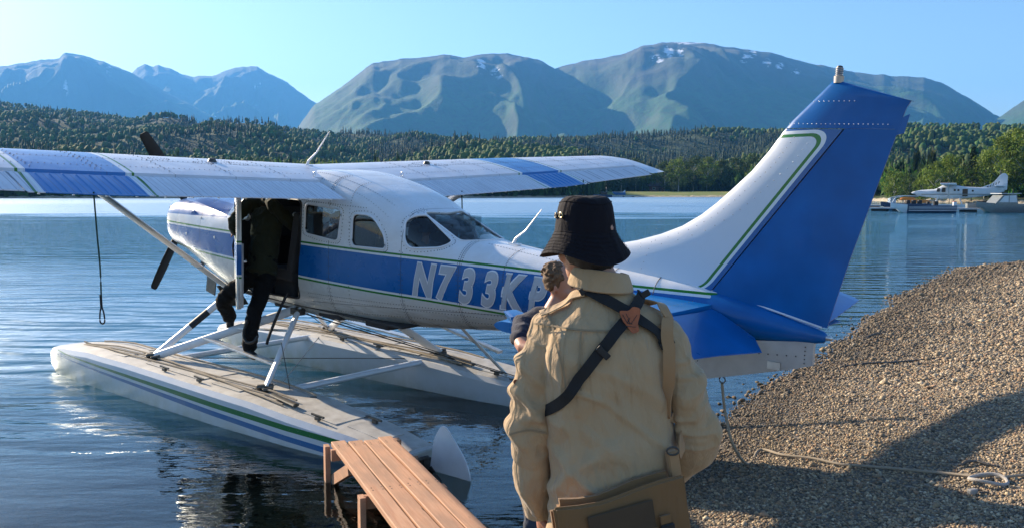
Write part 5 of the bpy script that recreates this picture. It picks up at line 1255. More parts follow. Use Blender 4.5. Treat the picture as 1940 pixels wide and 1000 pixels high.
for k in range(3): MB().box((-.4 - k * .7, .1 * k, 1.0), (.45, .6, .5)).obj('seat', M_BLACK, b2, bevel=.06)
outboard(b2, -3.1, -.4, 1.1, M_BLACK)
# cabin boat at the right edge
cb = local('cabin_boat', at(1904, 99, 0), R_(180 + 4), 'grey aluminium cabin boat with slanted side windows at the right edge', 'boat'); hull(7.0, 2.3, .95, 'hull', M_BGREY, cb, bowup=.9)
P2 = [(1.9, .95), (1.0, 1.95), (-.6, 2.05), (-.8, .95)]; MB().prism([(p[0], p[1]) for p in P2], 1, -.95, .95).obj('cabin', M_BGREY, cb, bevel=.04)
for s in (-1, 1):
    MB().prism([(1.45, 1.15), (.85, 1.85), (.35, 1.87), (.35, 1.15)], 1, s * .955, s * .985).obj('window', M_BWHITE, cb); MB().prism([(.25, 1.15), (.25, 1.87), (-.5, 1.92), (-.65, 1.15)], 1, s * .955, s * .985).obj('window', M_BWHITE, cb)
MB().box((.1, 0, 2.12), (2.3, 2.1, .06)).obj('cabin_roof', M_BWHITE, cb, bevel=.02); outboard(cb, -3.6, 0, 1.2, M_BLACK)
# moored white turbine seaplane, nose left
Yp = 122.0; sp = local('moored_seaplane', at(1806, Yp, .95), R_(153), 'white single-engine seaplane moored at the far dock, nose to the left', 'floatplane')
T = [(-6.0, .10, 1.42, 1.95), (-5.2, .25, 1.10, 1.98), (-3.5, .45, .75, 1.95), (-1.5, .62, .50, 2.05), (-.3, .66, .42, 2.22), (.6, .66, .40, 2.30), (1.6, .64, .40, 2.25), (2.2, .58, .42, 1.85), (2.6, .50, .50, 1.72), (4.2, .40, .72, 1.62), (4.9, .22, .92, 1.48)]
P = []
for (x, w_, a, b) in T:
    for k in range(20):
        t = 2 * math.pi * k / 20; c, s_ = math.cos(t), math.sin(t); P.append((x, w_ * math.copysign(abs(c)**.75, c), (a + b) / 2 + (b - a) / 2 * math.copysign(abs(s_)**.75, s_)))
mb = MB().grid(P, len(T), 20, True); mb.F.append(tuple(range(20))); mb.F.append(tuple((len(T) - 1) * 20 + k for k in range(20))); mb.obj('fuselage', M_BWHITE, sp, smooth=True, sharp=50)
MB().prism(rounded([(-6.3, 1.6), (-6.35, 3.6), (-5.9, 3.95), (-5.45, 3.7), (-4.6, 2.5), (-3.2, 1.98), (-3.0, 1.8)], [.1, .5, .3, .5, .6, .3, .1]), 1, -.06, .06).obj('tail_fin', M_BWHITE, sp, bevel=.02)
MB().box((-5.4, 0, 2.15), (1.1, 4.6, .07)).obj('tailplane', M_BWHITE, sp, bevel=.02)
MB().box((.75, 0, 2.42), (1.9, 15.0, .20)).obj('wing', M_BWHITE, sp, bevel=.07); MB().box((1.3, -5.8, 2.44), (1.0, 1.6, .21)).obj('wing_leading_edge', M_ORANGE, sp, bevel=.07); MB().box((1.2, 5.8, 2.44), (1.0, 1.6, .21)).obj('wing_leading_edge', M_ORANGE, sp, bevel=.07)
MB().lathe([(0, 5.5), (.16, 5.3), (.25, 4.95), (.25, 4.88)], (0, 0, 1.22), 14, 0).obj('spinner', M_BWHITE, sp, smooth=True)
for a in (0, 120, 240): MB().box((5.0, .62 * math.sin(R_(a + 20)), 1.22 + .62 * math.cos(R_(a + 20))), (.04, .14, 1.1), Matrix.Rotation(R_(a + 20), 3, 'X').inverted()).obj('propeller_blade', M_BLADE, sp)
for (x, z, w_, h_) in ((2.05, 1.62, .42, .5), (1.4, 1.62, .5, .62), (.0, 1.6, .26, .26), (-.45, 1.6, .26, .26), (-2.2, 1.5, .24, .24)):
    for s in (-1, 1): MB().prism(rounded([(x - w_ / 2, z - h_ / 2), (x + w_ / 2, z - h_ / 2), (x + w_ / 2 * (.6 if x > 1.3 else 1), z + h_ / 2), (x - w_ / 2, z + h_ / 2)], .08), 1, s * .60, s * (.67 if x > -2 else .60)).obj('window', M_DKGLASS, sp)
MB().prism([(-1.6, .75), (-.95, .75), (-.95, 1.75), (-1.6, 1.75)], 1, .56, .665).obj('cargo_door', M_DKGLASS, sp); MB().box((-.6, .66, 1.02), (9.5, .02, .10)).obj('side_stripe', M_BGREY, sp)
for s in (-1, 1):
    fl = hull(8.6, .85, .62, 'float', M_BWHITE, sp, sheer=.1, bowup=.35); fl.location = (.6, s * 1.35, -1.0)
    for (a, b) in (((2.0, .62), (2.6, .62)), ((-.6, .55), (-1.0, .62))): MB().beam((b[0], s * 1.35, -.45), (a[0], s * b[1] * .9, a[1]), .10, .08).obj('strut', M_BWHITE, sp)
    MB().beam((.7, s * .66, .75), (.8, s * 3.4, 2.38), .16, .08).obj('wing_strut', M_BWHITE, sp)
def fin_lie(x, z): return (-x, .066, z)
letters('N435P', 3.95, 1.88, .30, sp, 'registration_letter', lie=lambda x, z: (-(x), .068 if False else .072, z + (x - 3.95) * .42), step=.33, xs_=.8, bold=.03, m=M_DKGLASS, shear=.25)
# small things on the docks
def crate(px_, y, z, d, m, label, name='crate', cat='crate'):
    t = local(name, at(px_, y, z), random.uniform(-.2, .2), label, cat); MB().box((0, 0, d[2] / 2), d).obj('body', m, t, bevel=.05); MB().box((0, 0, d[2] + .02), (d[0] * 1.04, d[1] * 1.04, .05)).obj('lid', m, t, bevel=.01)
crate(1688, 128, .42, (.9, .7, .9), mat('pale_blue_plastic', (.30, .42, .55), .5), 'pale blue box standing high on the farther dock at the left', 'storage_box', 'box')
crate(1838, 103, .42, (1.1, .6, .5), M_BGREY, 'grey box on the near dock between skiff and cabin boat', 'storage_box', 'box')
for k, (p_, lb) in enumerate(((1852, 'dark drum beside the grey box on the near dock'), (1862, 'dark drum nearest the cabin boat'), (1771, 'dark drum on the near dock right behind the skiff'))):
    t = local('drum', at(p_, 104, .42), 0, lb, 'drum', 'drums on the near dock'); MB().lathe([(0, 0), (.28, 0), (.29, .25), (.28, .26), (.29, .52), (.28, .8), (0, .8)], n=14).obj('body', M_DOCKB, t, smooth=True); MB().lathe([(.295, .26), (.305, .27), (.295, .28)], n=14).obj('hoop', M_STEEL, t)
t = local('mooring_buoy', at(1867, 102, .62), 0, 'small orange buoy lying on the dock next to the cabin boat', 'buoy'); MB().sphere((0, 0, 0), .22, 14, 9).obj('ball', M_ORANGE, t, smooth=True); MB().lathe([(0, .2), (.05, .22), (.05, .3), (0, .31)], n=8).obj('eye', M_BLACK, t)
# orange canoes lying bottom-up on the near dock
for k, (px_, y_, L, zz, lb) in enumerate(((1737, 116, 3.4, .95, 'long orange canoe lying upside down in front of the seaplane nose'), (1718, 121, 2.2, 1.25, 'short orange canoe stacked behind the long one'))):
    t = local('canoe', at(px_, y_, zz), R_(-4), lb, 'canoe', 'orange canoes'); P = []
    for i in range(13):
        q = i / 12; x = -L / 2 + L * q; w_ = .38 * math.sin(math.pi * q)**.6 + .015; h_ = .34 * (math.sin(math.pi * q)**.35) + .02
        P += [(x, -w_, -.1), (x, -w_ * .8, h_ * .55), (x, 0, h_), (x, w_ * .8, h_ * .55), (x, w_, -.1), (x, 0, -.08)]
    mb = MB().grid(P, 13, 6, True); mb.obj('hull', M_ORANGE, t, smooth=True, sharp=50)
    for s in (-1, 1): MB().beam((-L * .3, s * .2, -.5), (-L * .3, s * .2, -.08), .08, .08).obj('rest', M_BGREY, t); MB().beam((L * .3, s * .2, -.5), (L * .3, s * .2, -.08), .08, .08).obj('rest', M_BGREY, t)
# far shore: small floatplane, dark boat, white landing
t = local('distant_floatplane', at(1172, 392, .2), R_(200), 'tiny blue and white floatplane beached below the far lawn', 'floatplane', None)
hull(6.2, 1.1, 1.0, 'fuselage', mat('distant_blue', (.05, .16, .38), .4), t).location = (0, 0, .9); MB().box((.4, 0, 2.15), (1.3, 9.6, .16)).obj('wing', M_BWHITE, t, bevel=.05); MB().prism([(-3.0, 1.7), (-3.2, 2.9), (-2.7, 2.9), (-1.9, 1.9)], 1, -.05, .05).obj('tail_fin', M_BWHITE, t)
for s in (-1, 1): hull(5.6, .6, .4, 'float', M_BWHITE, t).location = (.3, s * 1.0, -.1); MB().beam((.3, s * 1.0, .3), (.3, s * .4, 1.0), .1, .1).obj('strut', M_BWHITE, t)
t = local('distant_boat', at(1141, 385, 0), R_(185), 'dark boat on the far shore left of the tiny floatplane', 'boat'); hull(8, 2.4, 1.1, 'hull', M_BNAVY, t); MB().box((-.5, 0, 1.7), (3.0, 1.8, 1.1)).obj('cabin', M_DKGLASS, t, bevel=.15); MB().box((-.5, 0, 2.3), (3.6, 2.0, .1)).obj('cabin_roof', M_BGREY, t)
t = local('landing_stage', at(1190, 386, .3), R_(18), 'small white landing stage right of the tiny floatplane', 'dock')
for k in range(8): MB().box((-2.4 + k * .68, 0, .25), (.62, 1.8, .10)).obj('plank', M_BWHITE, t)
for x in (-2.3, 2.3): MB().box((x, 0, -.15), (.3, 1.6, .7)).obj('post', M_BGREY, t)
for (px_, y_, w_, lb) in ((1246, 462, 11, 'low brown cabin at the back of the far lawn, left of the big trees'), (1312, 470, 14, 'wider brown cabin behind the pale-trunked trees')):
    zz = float(hill_h(np.array([(px_ - 970) / F_PX * y_]), np.array([float(y_)]))[0]); t = local('log_cabin', at(px_, y_, zz), R_(4), lb, 'cabin', 'cabins at the far lawn')
    MB().box((0, 0, 1.6), (w_, 7, 3.2)).obj('wall', M_BROWN, t); MB().prism([(-4.2, 3.1), (0, 5.4), (4.2, 3.1)], 0, -w_ / 2 - .5, w_ / 2 + .5).obj('roof', mat('cabin_roofing', (.07, .05, .045), .9), t)
    for x in (-w_ * .28, w_ * .22): f = MB().box((x, -3.52, 1.9), (1.5, .08, 1.1)).obj('window', M_BWHITE, t); MB().box((x, -3.58, 1.9), (1.3, .06, .9)).obj('pane', M_DKGLASS, f)
    MB().box((0, -3.53, 1.2), (1.0, .06, 2.1)).obj('door', M_DKGLASS, t)
# ================================================================ PEOPLE
def rings(mb, R, n=20):
    """R: list of (centre, a vector, b vector)"""
    P = []
    for (c, a, b) in R:
        c, a, b = Vector(c), Vector(a), Vector(b)
        for k in range(n):
            t = 2 * math.pi * k / n; P.append(c + a * math.cos(t) + b * math.sin(t))
    o = len(mb.V); mb.grid(P, len(R), n, True); mb.F.append(tuple(o + k for k in range(n))); mb.F.append(tuple(o + (len(R) - 1) * n + k for k in range(n))); return mb
def limb(mb, pts, rad, n=14):
    """tapered limb with round ends"""
    pts = [Vector(p) for p in pts]; P2, R2 = [], []
    for i in range(len(pts) - 1):
        m = 5
        for k in range(m): t = k / m; P2.append(pts[i].lerp(pts[i + 1], t)); R2.append(rad[i] + (rad[i + 1] - rad[i]) * t)
    P2.append(pts[-1]); R2.append(rad[-1])
    for _ in range(2):   # round the joints
        P2 = [P2[0]] + [(P2[i - 1] + P2[i] * 2 + P2[i + 1]) / 4 for i in range(1, len(P2) - 1)] + [P2[-1]]
    d0 = (P2[0] - P2[1]).normalized(); d1 = (P2[-1] - P2[-2]).normalized()
    P2 = [P2[0] + d0 * R2[0] * .8] + P2 + [P2[-1] + d1 * R2[-1] * .8]; R2 = [R2[0] * .45] + R2 + [R2[-1] * .45]
    return mb.tube(P2, R2, n)
def fuse(name, mb, voxel, m, parent, smooth_it=2, fn=None):
    """one continuous skin from overlapping closed volumes"""
    o = mb.obj(name, m, None); md = o.modifiers.new('r', 'REMESH'); md.mode = 'VOXEL'; md.voxel_size = voxel; md.use_smooth_shade = True
    dg = bpy.context.evaluated_depsgraph_get(); me = bpy.data.meshes.new_from_object(o.evaluated_get(dg)); o.modifiers.clear(); o.data = me; me.name = name
    bm = bmesh.new(); bm.from_mesh(me)
    for _ in range(smooth_it): bmesh.ops.smooth_vert(bm, verts=bm.verts, factor=.5, use_axis_x=True, use_axis_y=True, use_axis_z=True)
    bm.to_mesh(me); bm.free()
    if fn:
        n = len(me.vertices); co = np.empty(n * 3); me.vertices.foreach_get('co', co); co = co.reshape(-1, 3); no = np.empty(n * 3); me.vertices.foreach_get('normal', no); no = no.reshape(-1, 3)
        co = fn(co, no); me.vertices.foreach_set('co', co.ravel()); me.update()
    if not me.materials: me.materials.append(m)
    o.parent = parent; return o
def head_prims(mb, c, face, up=Vector((0, 0, 1)), s=1.0, nose=True):
    c = Vector(c); f = Vector(face).normalized(); r = f.cross(up).normalized(); u = r.cross(f).normalized()
    def P(a, b, h): return c + r * a * s + f * b * s + u * h * s
    prof = [(-.125, .045, .018, .022), (-.115, .048, .035, .030), (-.09, .038, .050, .050), (-.05, .020, .062, .074), (0, .004, .072, .088), (.04, -.004, .076, .093), (.075, -.008, .070, .084), (.10, -.010, .052, .062), (.118, -.012, .024, .030)]
    rings(mb, [(P(0, b, h), r * aw * s, f * bw * s) for (h, b, aw, bw) in prof], 20)
    mb.tube([P(0, .088, .015), P(0, .104, -.022), P(0, .110, -.040)], [.010 * s, .013 * s, .015 * s], 8)        # nose
    mb.sphere(P(0, .088, -.073), .021 * s, 10, 6); mb.sphere(P(0, .072, -.108), .024 * s, 10, 6)                # mouth, chin
    for q in (-1, 1):
        mb.sphere(P(q * .076, -.008, -.018), .030 * s, 10, 8, (.35, .65, 1.0)); mb.sphere(P(q * .045, .058, -.035), .026 * s, 8, 6)
        mb.tube([P(q * .012, .088, .03), P(q * .045, .078, .032)], .012 * s, 8)
    return P
def hand_prims(mb, w, d, n, side=1, s=1.0, curl=.5):
    """w wrist, d direction of the hand, n palm normal; five separate curled fingers"""
    w, d, n = Vector(w), Vector(d).normalized(), Vector(n).normalized(); sd_ = d.cross(n).normalized() * side; n = sd_.cross(d) * side
    mb.tube([w - d * .01 * s, w + d * .04 * s, w + d * .085 * s], [.026 * s, .036 * s, .036 * s], 12, .52, up=n)
    for k, L in enumerate((.068, .078, .073, .056)):
        b = w + d * (.085 if k < 3 else .078) * s + sd_ * (.030 - .020 * k) * s; p = [b - d * .02 * s, b]; dd = d.copy(); q = b
        for seg in (.42, .32, .26):
            dd = (dd + n * curl * .8).normalized(); q = q + dd * L * seg * s; p.append(q)
        mb.tube(p, [.0095 * s, .0095 * s, .009 * s, .0082 * s, .007 * s], 8)
    b = w + d * .03 * s + sd_ * .030 * s; mb.tube([b, b + (d * .6 + sd_ * .7 + n * .3).normalized() * .035 * s, b + (d * .6 + sd_ * .7 + n * .3).normalized() * .035 * s + (d + sd_ * .2 + n * .4).normalized() * .032 * s], [.014 * s, .0115 * s, .009 * s], 8)
M_SKIN = (lambda g: g.done(g.bsdf(g.mix(g.ramp(g.noise(9, 4, g.obj()), [(.35, 0), (.65, 1)]), (.50, .26, .17), (.42, .19, .12)), .5, 0, g.bump(g.noise(260, 3, g.obj()), .12, .001), Subsurface_Weight=.25, Subsurface_Radius=(.02, .008, .004), Subsurface_Scale=.6)))(NT('skin'))
def cloth(name, col, var=.1, weave=700, rough=.92, crease=.5, sheen=.2):
    g = NT(name); v = g.obj(); n1 = g.noise(3, 5, v, .6)
    c = g.mix(n1, tuple(k * (1 - var) for k in col), tuple(min(1, k * (1 + var)) for k in col))
    wv = g.n('TexWave', wave_type='BANDS', bands_direction='DIAGONAL', i_Vector=v, i_Scale=weave * .3, i_Distortion=.5)
    b1 = g.bump(g.noise(weave, 2, v), .25, .0006, g.bump(g.noise(1, 4, g.mapping(v, (30, 30, 12), rot=(0, .5, 0)), .6, 1.2), crease, .006, g.bump(g.noise(1, 2, g.mapping(v, (9, 9, 3.2), rot=(0, -.35, 0)), .5, 1.5), crease, .022)))
    return g.done(g.bsdf(c, rough, 0, b1, Sheen_Weight=sheen, Specular_IOR_Level=.25, Sheen_Roughness=.5))
M_KHAKI = cloth('khaki_cotton', (.46, .325, .19), crease=1.0); M_KHAKID = cloth('khaki_stitching', (.30, .22, .13)); M_COYOTE = cloth('coyote_nylon', (.21, .115, .048), .12, 500, crease=.35); M_COYL = cloth('tan_webbing', (.40, .24, .12), .1, 900, crease=.1)
M_HAT = cloth('black_hat_cotton', (.007, .006, .010), .3, 500, crease=.6, sheen=.03); M_NAVY = cloth('navy_jersey', (.018, .020, .038), .2); M_BLKC = cloth('black_trousers', (.006, .006, .007), .3, crease=.6, sheen=.02); M_OLIVE = cloth('olive_jacket', (.026, .029, .016), .2, crease=.9, sheen=.05); M_JEANS = cloth('dark_jeans', (.04, .05, .075), .2)
M_WEB = mat('black_webbing', (.010, .010, .011), .8, bump=.4, bscale=900); M_LEATHER = mat('tan_leather', (.40, .105, .030), .5, var=.25, vscale=30, bump=.3, bscale=400); M_HAIR = mat('brown_hair', (.13, .070, .034), .8, var=.5, vscale=60, bump=.8, bscale=300); M_HAIRD = mat('dark_hair', (.014, .010, .008), .6, var=.4, vscale=60, bump=.8, bscale=300)
M_BOOT = mat('black_boot_rubber', (.012, .012, .012), .5, bump=.3)
def fbm3(P, k, seed, oct=3):
    return fbm(P[:, 0] * k[0] + P[:, 1] * k[1] * .7 + 5, P[:, 2] * k[2] + P[:, 1] * k[1] * .5 + 9, oct, seed)
def ribbon(name, P, N, wd, th, m, parent, drop=False):
    """flat strap following points P with outward normals N"""
    n = len(P); V = []
    for i in range(n):
        t = (Vector(P[min(n - 1, i + 1)]) - Vector(P[max(0, i - 1)])).normalized(); nn = Vector(N[i]).normalized(); s_ = t.cross(nn).normalized(); nn = s_.cross(t)
        c = Vector(P[i])
        for (a, b) in ((-1, 0), (1, 0), (1, 1), (-1, 1)): V.append(c + s_ * a * wd / 2 + nn * b * th)
    mb = MB().grid(V, n, 4, True); mb.F.append((0, 1, 2, 3)); mb.F.append(tuple(4 * (n - 1) + k for k in range(4)))
    return mb.obj(name, m, parent, smooth=True, sharp=40)
from mathutils.bvhtree import BVHTree
# ------------------------------------------------ the man in front (seen from behind)
MX, MY = .285, 2.66; GZ = float(ground_h(np.array([MX]), np.array([MY]))[0]); TOP = 2.285
man = empty('person', (MX, MY, GZ), 0.0); tag(man, 'person in tan shirt and black bucket hat, back turned, crossed black straps on the back', 'person')
Z0 = GZ
def mp(px_, py_, dy=0.0):   # photo pixel at the man's distance -> local point
    y = MY + dy; dz = math.tan(math.atan((500 - py_) / F_PX) - R_(4.66)); k = y / (math.cos(R_(4.66)) + 0 * dz)
    return Vector(((px_ - 970) / F_PX * y * 1.02 - MX, dy, LAKE_H + y * dz - Z0))
tw = R_(16)     # torso twist: he faces a little to the left
ca, sa = math.cos(tw), math.sin(tw)
def tv(x, y): return Vector((x * ca - y * sa, x * sa + y * ca, 0))
H_ = lambda py_: mp(970, py_).z
TORSO = [  # (pixel row, half width, half depth, x centre px, y offset)
 (1120, .190, .135, 1150, .00), (1040, .188, .135, 1150, .0), (960, .186, .130, 1152, .0), (900, .183, .125, 1153, .0), (840, .186, .125, 1155, .0), (780, .192, .128, 1155, .0), (720, .200, .132, 1153, .0), (670, .205, .132, 1150, .0), (630, .190, .120, 1150, .0), (606, .165, .102, 1149, .01), (584, .125, .086, 1147, .015), (560, .110, .074, 1145, .02), (545, .080, .066, 1143, .025), (530, .068, .062, 1142, .03)]
TR = [(H_(r[0]), r[1], r[2], mp(r[3], r[0]).x, r[4]) for r in TORSO]
def torso_at(z):
    zs = [t[0] for t in TR]; z = min(max(z, zs[0]), zs[-1]); f_ = lambda k: float(np.interp(z, zs, [t[k] for t in TR])); return f_(1), f_(2), f_(3), f_(4)
def torso_pt(th, z, off=0.0):
    """th: 0 = his right side, -90 deg = back (towards camera)"""
    a, b, cx, cy = torso_at(z); p = tv((a + off) * math.cos(th), (b + off) * math.sin(th)); n_ = tv(math.cos(th) / a, math.sin(th) / b).normalized(); return Vector((cx, cy, z)) + p, n_
SHm = MB(); rings(SHm, [(Vector((t[3], t[4], t[0])), tv(t[1], 0), tv(0, t[2])) for t in TR], 40)
LA = [mp(1052, 622, .02), mp(1020, 700, .0), mp(1006, 795, .01), mp(1012, 880, .05), mp(1022, 955, .08)]
RA = [mp(1240, 630, .02), mp(1286, 705, -.01), mp(1318, 800, -.02), mp(1306, 862, .06), mp(1262, 915, .17)]
limb(SHm, LA, [.073, .063, .057, .054, .043], 18); limb(SHm, RA, [.069, .063, .058, .052, .041], 18)
limb(SHm, [mp(1130, 578, .03), mp(1066, 615, .02)], [.052, .062], 14); limb(SHm, [mp(1160, 578, .03), mp(1236, 620, .02)], [.052, .062], 14)
def shirt_folds(co, no):
    x, y, z = co[:, 0], co[:, 1], co[:, 2]; P = co
    zz = (z - H_(900)) / (H_(560) - H_(900)); low = np.clip(1.15 - zz, .12, 1.0)
    arm = np.clip((np.abs(x - .01) - .165) / .05, 0, 1)
    def ridge(f, sharp=1.0): q = np.clip(1 - np.abs(f) * 3.4 * sharp, 0, 1); return q * q * (3 - 2 * q)   # narrow crest, flat cloth between
    wx = fbm(x * 5 + 3, z * 5, 2, 8) * .9
    back = .020 * ridge(fbm(x * 7 + z * 1.8 + wx, z * 1.3 + 3, 1, 101)) * low
    back += .015 * ridge(fbm(x * 5 - z * 6.5 + 8 + wx, z * 1.5 + x * 2, 1, 111)) * low
    back += .010 * ridge(fbm(x * 6 + z * 8 + 4 - wx, z * 2 - x * 2, 1, 131), 1.1) * low
    back += .006 * ridge(fbm(x * 16 + z * 7 + wx, z * 5 - x * 5, 1, 161), .9)
    back += .014 * ridge(fbm(x * 3, z * 12 + x * 5 + wx, 1, 151)) * np.clip(1.3 - np.abs(z - H_(880)) / .10, 0, 1)
    back += .012 * fbm(x * 6, z * 4, 2, 171) * low
    ar = .018 * ridge(fbm(x * 5 + y * 6, z * 8 + x * 10 + wx, 1, 121)) + .014 * ridge(fbm(x * 6 - y * 5, z * 10 - x * 9 + 4 + wx, 1, 125)) + .007 * ridge(fbm(x * 12 + y * 12, z * 22 - y * 8, 1, 141), .9) + .01 * fbm(x * 9 + y * 9, z * 7, 2, 181)
    d = back * (1 - arm) + ar * arm
    d = d * np.clip((H_(555) - z) / .08, .15, 1)
    return co + no * (d - .008)[:, None]
shirt = fuse('shirt', SHm, .0058, M_KHAKI, man, 4, shirt_folds)
bv = BVHTree.FromPolygons([v.co for v in shirt.data.vertices], [p.vertices for p in shirt.data.polygons])
def on_shirt(p, out=.004, back=True):
    q, n_, i_, d_ = bv.find_nearest(p); return q + n_ * out, n_
def pix_on_shirt(px_, py_, out=.004):
    o = Vector((0 - MX, -MY, LAKE_H - Z0)); d = (mp(px_, py_) - o).normalized(); q, n_, i_, dd = bv.ray_cast(o, d)
    if q is None: return on_shirt(mp(px_, py_), out)
    return q + n_ * out, n_
def smoothpath(P, N, it=3):
    for _ in range(it):
        P = [P[0]] + [(P[i - 1] + P[i] * 2 + P[i + 1]) / 4 for i in range(1, len(P) - 1)] + [P[-1]]; N = [N[0]] + [(N[i - 1] + N[i] + N[i + 1]).normalized() for i in range(1, len(N) - 1)] + [N[-1]]
    return P, N
def pixstrap(name, pix, wd, m, th=.003, out=.009, par=None, extra0=None, extra1=None, n=14, hug=4):
    P, N = [], []
    pts = []
    for (a, b) in zip(pix[:-1], pix[1:]):
        for k in range(n): t = k / n; pts.append((a[0] + (b[0] - a[0]) * t, a[1] + (b[1] - a[1]) * t))
    pts.append(pix[-1])
    for q in pts: p, n_ = pix_on_shirt(q[0], q[1], out); P.append(p); N.append(n_)
    for (th_, z) in (extra0 or []): p, n_ = torso_pt(R_(th_), z, .014); P.insert(0, p); N.insert(0, n_)
    for (th_, z) in (extra1 or []): p, n_ = torso_pt(R_(th_), z, .014); P.append(p); N.append(n_)
    P, N = smoothpath(P, N, 5)
    P = [p + n_ * .007 for p, n_ in zip(P, N)]
    return ribbon(name, P, N, wd, th, m, par or man)
# body under the clothes: head, neck, hands, legs in one skin
hc = mp(1112, 462, .035); face = Vector((-.50, .86, -.06))
BM_ = MB(); head_prims(BM_, hc, face, s=1.0)
limb(BM_, [hc + Vector((.012, -.022, -.07)), mp(1135, 540, .03)], [.056, .062]); rings(BM_, [(Vector((t[3], t[4], t[0])), tv(t[1] * .68, 0), tv(0, t[2] * .62)) for t in TR[1:-2]], 20)
limb(BM_, LA, [.05, .045, .040, .035, .027]); limb(BM_, RA, [.05, .045, .040, .035, .027])
hand_prims(BM_, LA[-1] + Vector((.004, .01, -.01)), (.10, .25, -1), (1, .1, .1), side=1, curl=.35); hand_prims(BM_, RA[-1], (-.9, .55, -.35), (0, -1, 0), side=-1, curl=.3)
hipL, hipR = Vector((TR[0][3] - .09, 0, .92)), Vector((TR[0][3] + .09, 0, .92)); fl_, fr_ = Vector((hipL.x - .05, .02, .09)), Vector((hipR.x + .05, -.02, .09))
for hp, ft in ((hipL, fl_), (hipR, fr_)): limb(BM_, [hp, hp.lerp(ft, .5) + Vector((0, .02, 0)), ft], [.088, .056, .038]); limb(BM_, [ft + Vector((0, -.04, -.03)), ft + Vector((0, .14, -.055))], [.035, .028])
limb(BM_, [Vector((TR[0][3], 0, .98)), Vector((TR[0][3], 0, 1.1))], [.085, .08])
fuse('body', BM_, .0075, M_SKIN, man, 1)
TM = MB(); rings(TM, [(Vector((TR[0][3], 0, z)), tv(a, 0), tv(0, b)) for (z, a, b) in ((.86, .15, .11), (.92, .178, .13), (1.0, .175, .128), (1.06, .165, .12))], 28)
for hp, ft in ((hipL, fl_), (hipR, fr_)): limb(TM, [hp, hp.lerp(ft, .5) + Vector((0, .02, 0)), ft + Vector((0, 0, .0))], [.108, .086, .075], 16)
fuse('trousers', TM, .012, cloth('grey_green_trousers', (.10, .10, .075), .15), man, 2, lambda co, no: co + no * (.008 * (1 - np.abs(fbm3(co, (5, 5, 12), 77)) * 3))[:, None])
for ft in (fl_, fr_):
    BT = MB(); limb(BT, [ft + Vector((0, -.03, .06)), ft + Vector((0, -.035, -.02))], [.055, .058], 14); limb(BT, [ft + Vector((0, -.05, -.045)), ft + Vector((0, .16, -.05))], [.045, .042], 14); fuse('boot', BT, .01, M_BOOT, man, 1)
# hair at the nape and behind the ear
HM = MB(); fN = face.normalized(); rN = fN.cross(Vector((0, 0, 1))).normalized()
for k in range(34):
    a = R_(-84 + 168 * k / 33); d = -fN * math.cos(a) + rN * math.sin(a); top = hc + d * .083 + Vector((0, 0, .01)); L = .100 - .030 * abs(math.sin(a))**2 + .006 * math.sin(k * 3.1)
    HM.tube([top, top + Vector((0, 0, -L * .6)) - d * .004, top + Vector((0, 0, -L)) - d * (.014 + .003 * math.sin(k * 5))], [.016, .014, .004], 6)
fuse('hair', HM, .005, M_HAIRD, man, 1)
# shirt collar, standing up at the back
def collar():
    V = []; n = 30; base = [(mp(1142, 552).z + .0)]
    cx, cy = mp(1137, 535).x, .028
    for i in range(n + 1):
        a = R_(-205 + 230 * i / n) + tw; c, s_ = math.cos(a), math.sin(a); back = max(0, -s_)
        for (r1, r2, h) in ((.078, .074, -.030), (.082, .078, .006), (.080, .076, .040 + .006 * back), (.086, .082, .046 + .008 * back), (.094, .090, .020), (.104, .098, -.008 - .01 * back), (.100, .094, -.010 - .01 * back), (.088, .084, .016)):
            tilt = .022 * (-c) ; V.append(Vector((cx + r1 * c, cy + r2 * s_, H_(540) + h + tilt * .5)))
    mb = MB().grid(V, n + 1, 8, True); mb.F.append(tuple(range(8))); mb.F.append(tuple(8 * n + k for k in range(8)))
    o = mb.obj('collar', M_KHAKI, man, smooth=True, sharp=60); sub = o.modifiers.new('s', 'SUBSURF'); sub.levels = 1; sub.render_levels = 1; return o
collar()
# seams: yoke, armholes, sleeve stitching
for pts in ([(1012, 612), (1060, 622), (1110, 628), (1160, 628), (1215, 622), (1262, 612)], [(1035, 585), (1052, 640), (1068, 700), (1074, 750)], [(1268, 600), (1262, 650), (1262, 700)], [(968, 822), (1000, 812), (1035, 818)], [(1100, 630), (1096, 700), (1100, 740)]):
    pixstrap('seam', pts, .006, M_KHAKID, th=.0012, out=.0005, n=10)
pixstrap('shoulder_tab', [(1022, 590), (1075, 566), (1108, 556)], .035, M_KHAKI, th=.004, out=.002)
p, n_ = pix_on_shirt(978, 723, .002); MB().lathe([(0, .004), (.007, .004), (.008, 0)], p, 12, 1).obj('button', M_LEATHER, man)
# sleeve cuffs
for A_ in (LA, ):
    a, b = A_[-2].lerp(A_[-1], .80), A_[-1] + (A_[-1] - A_[-2]).normalized() * .03
    V = MB().tube([a, b, b], [.053, .049, .040], 20); V.obj('cuff', M_KHAKI, man, smooth=True, sharp=50)
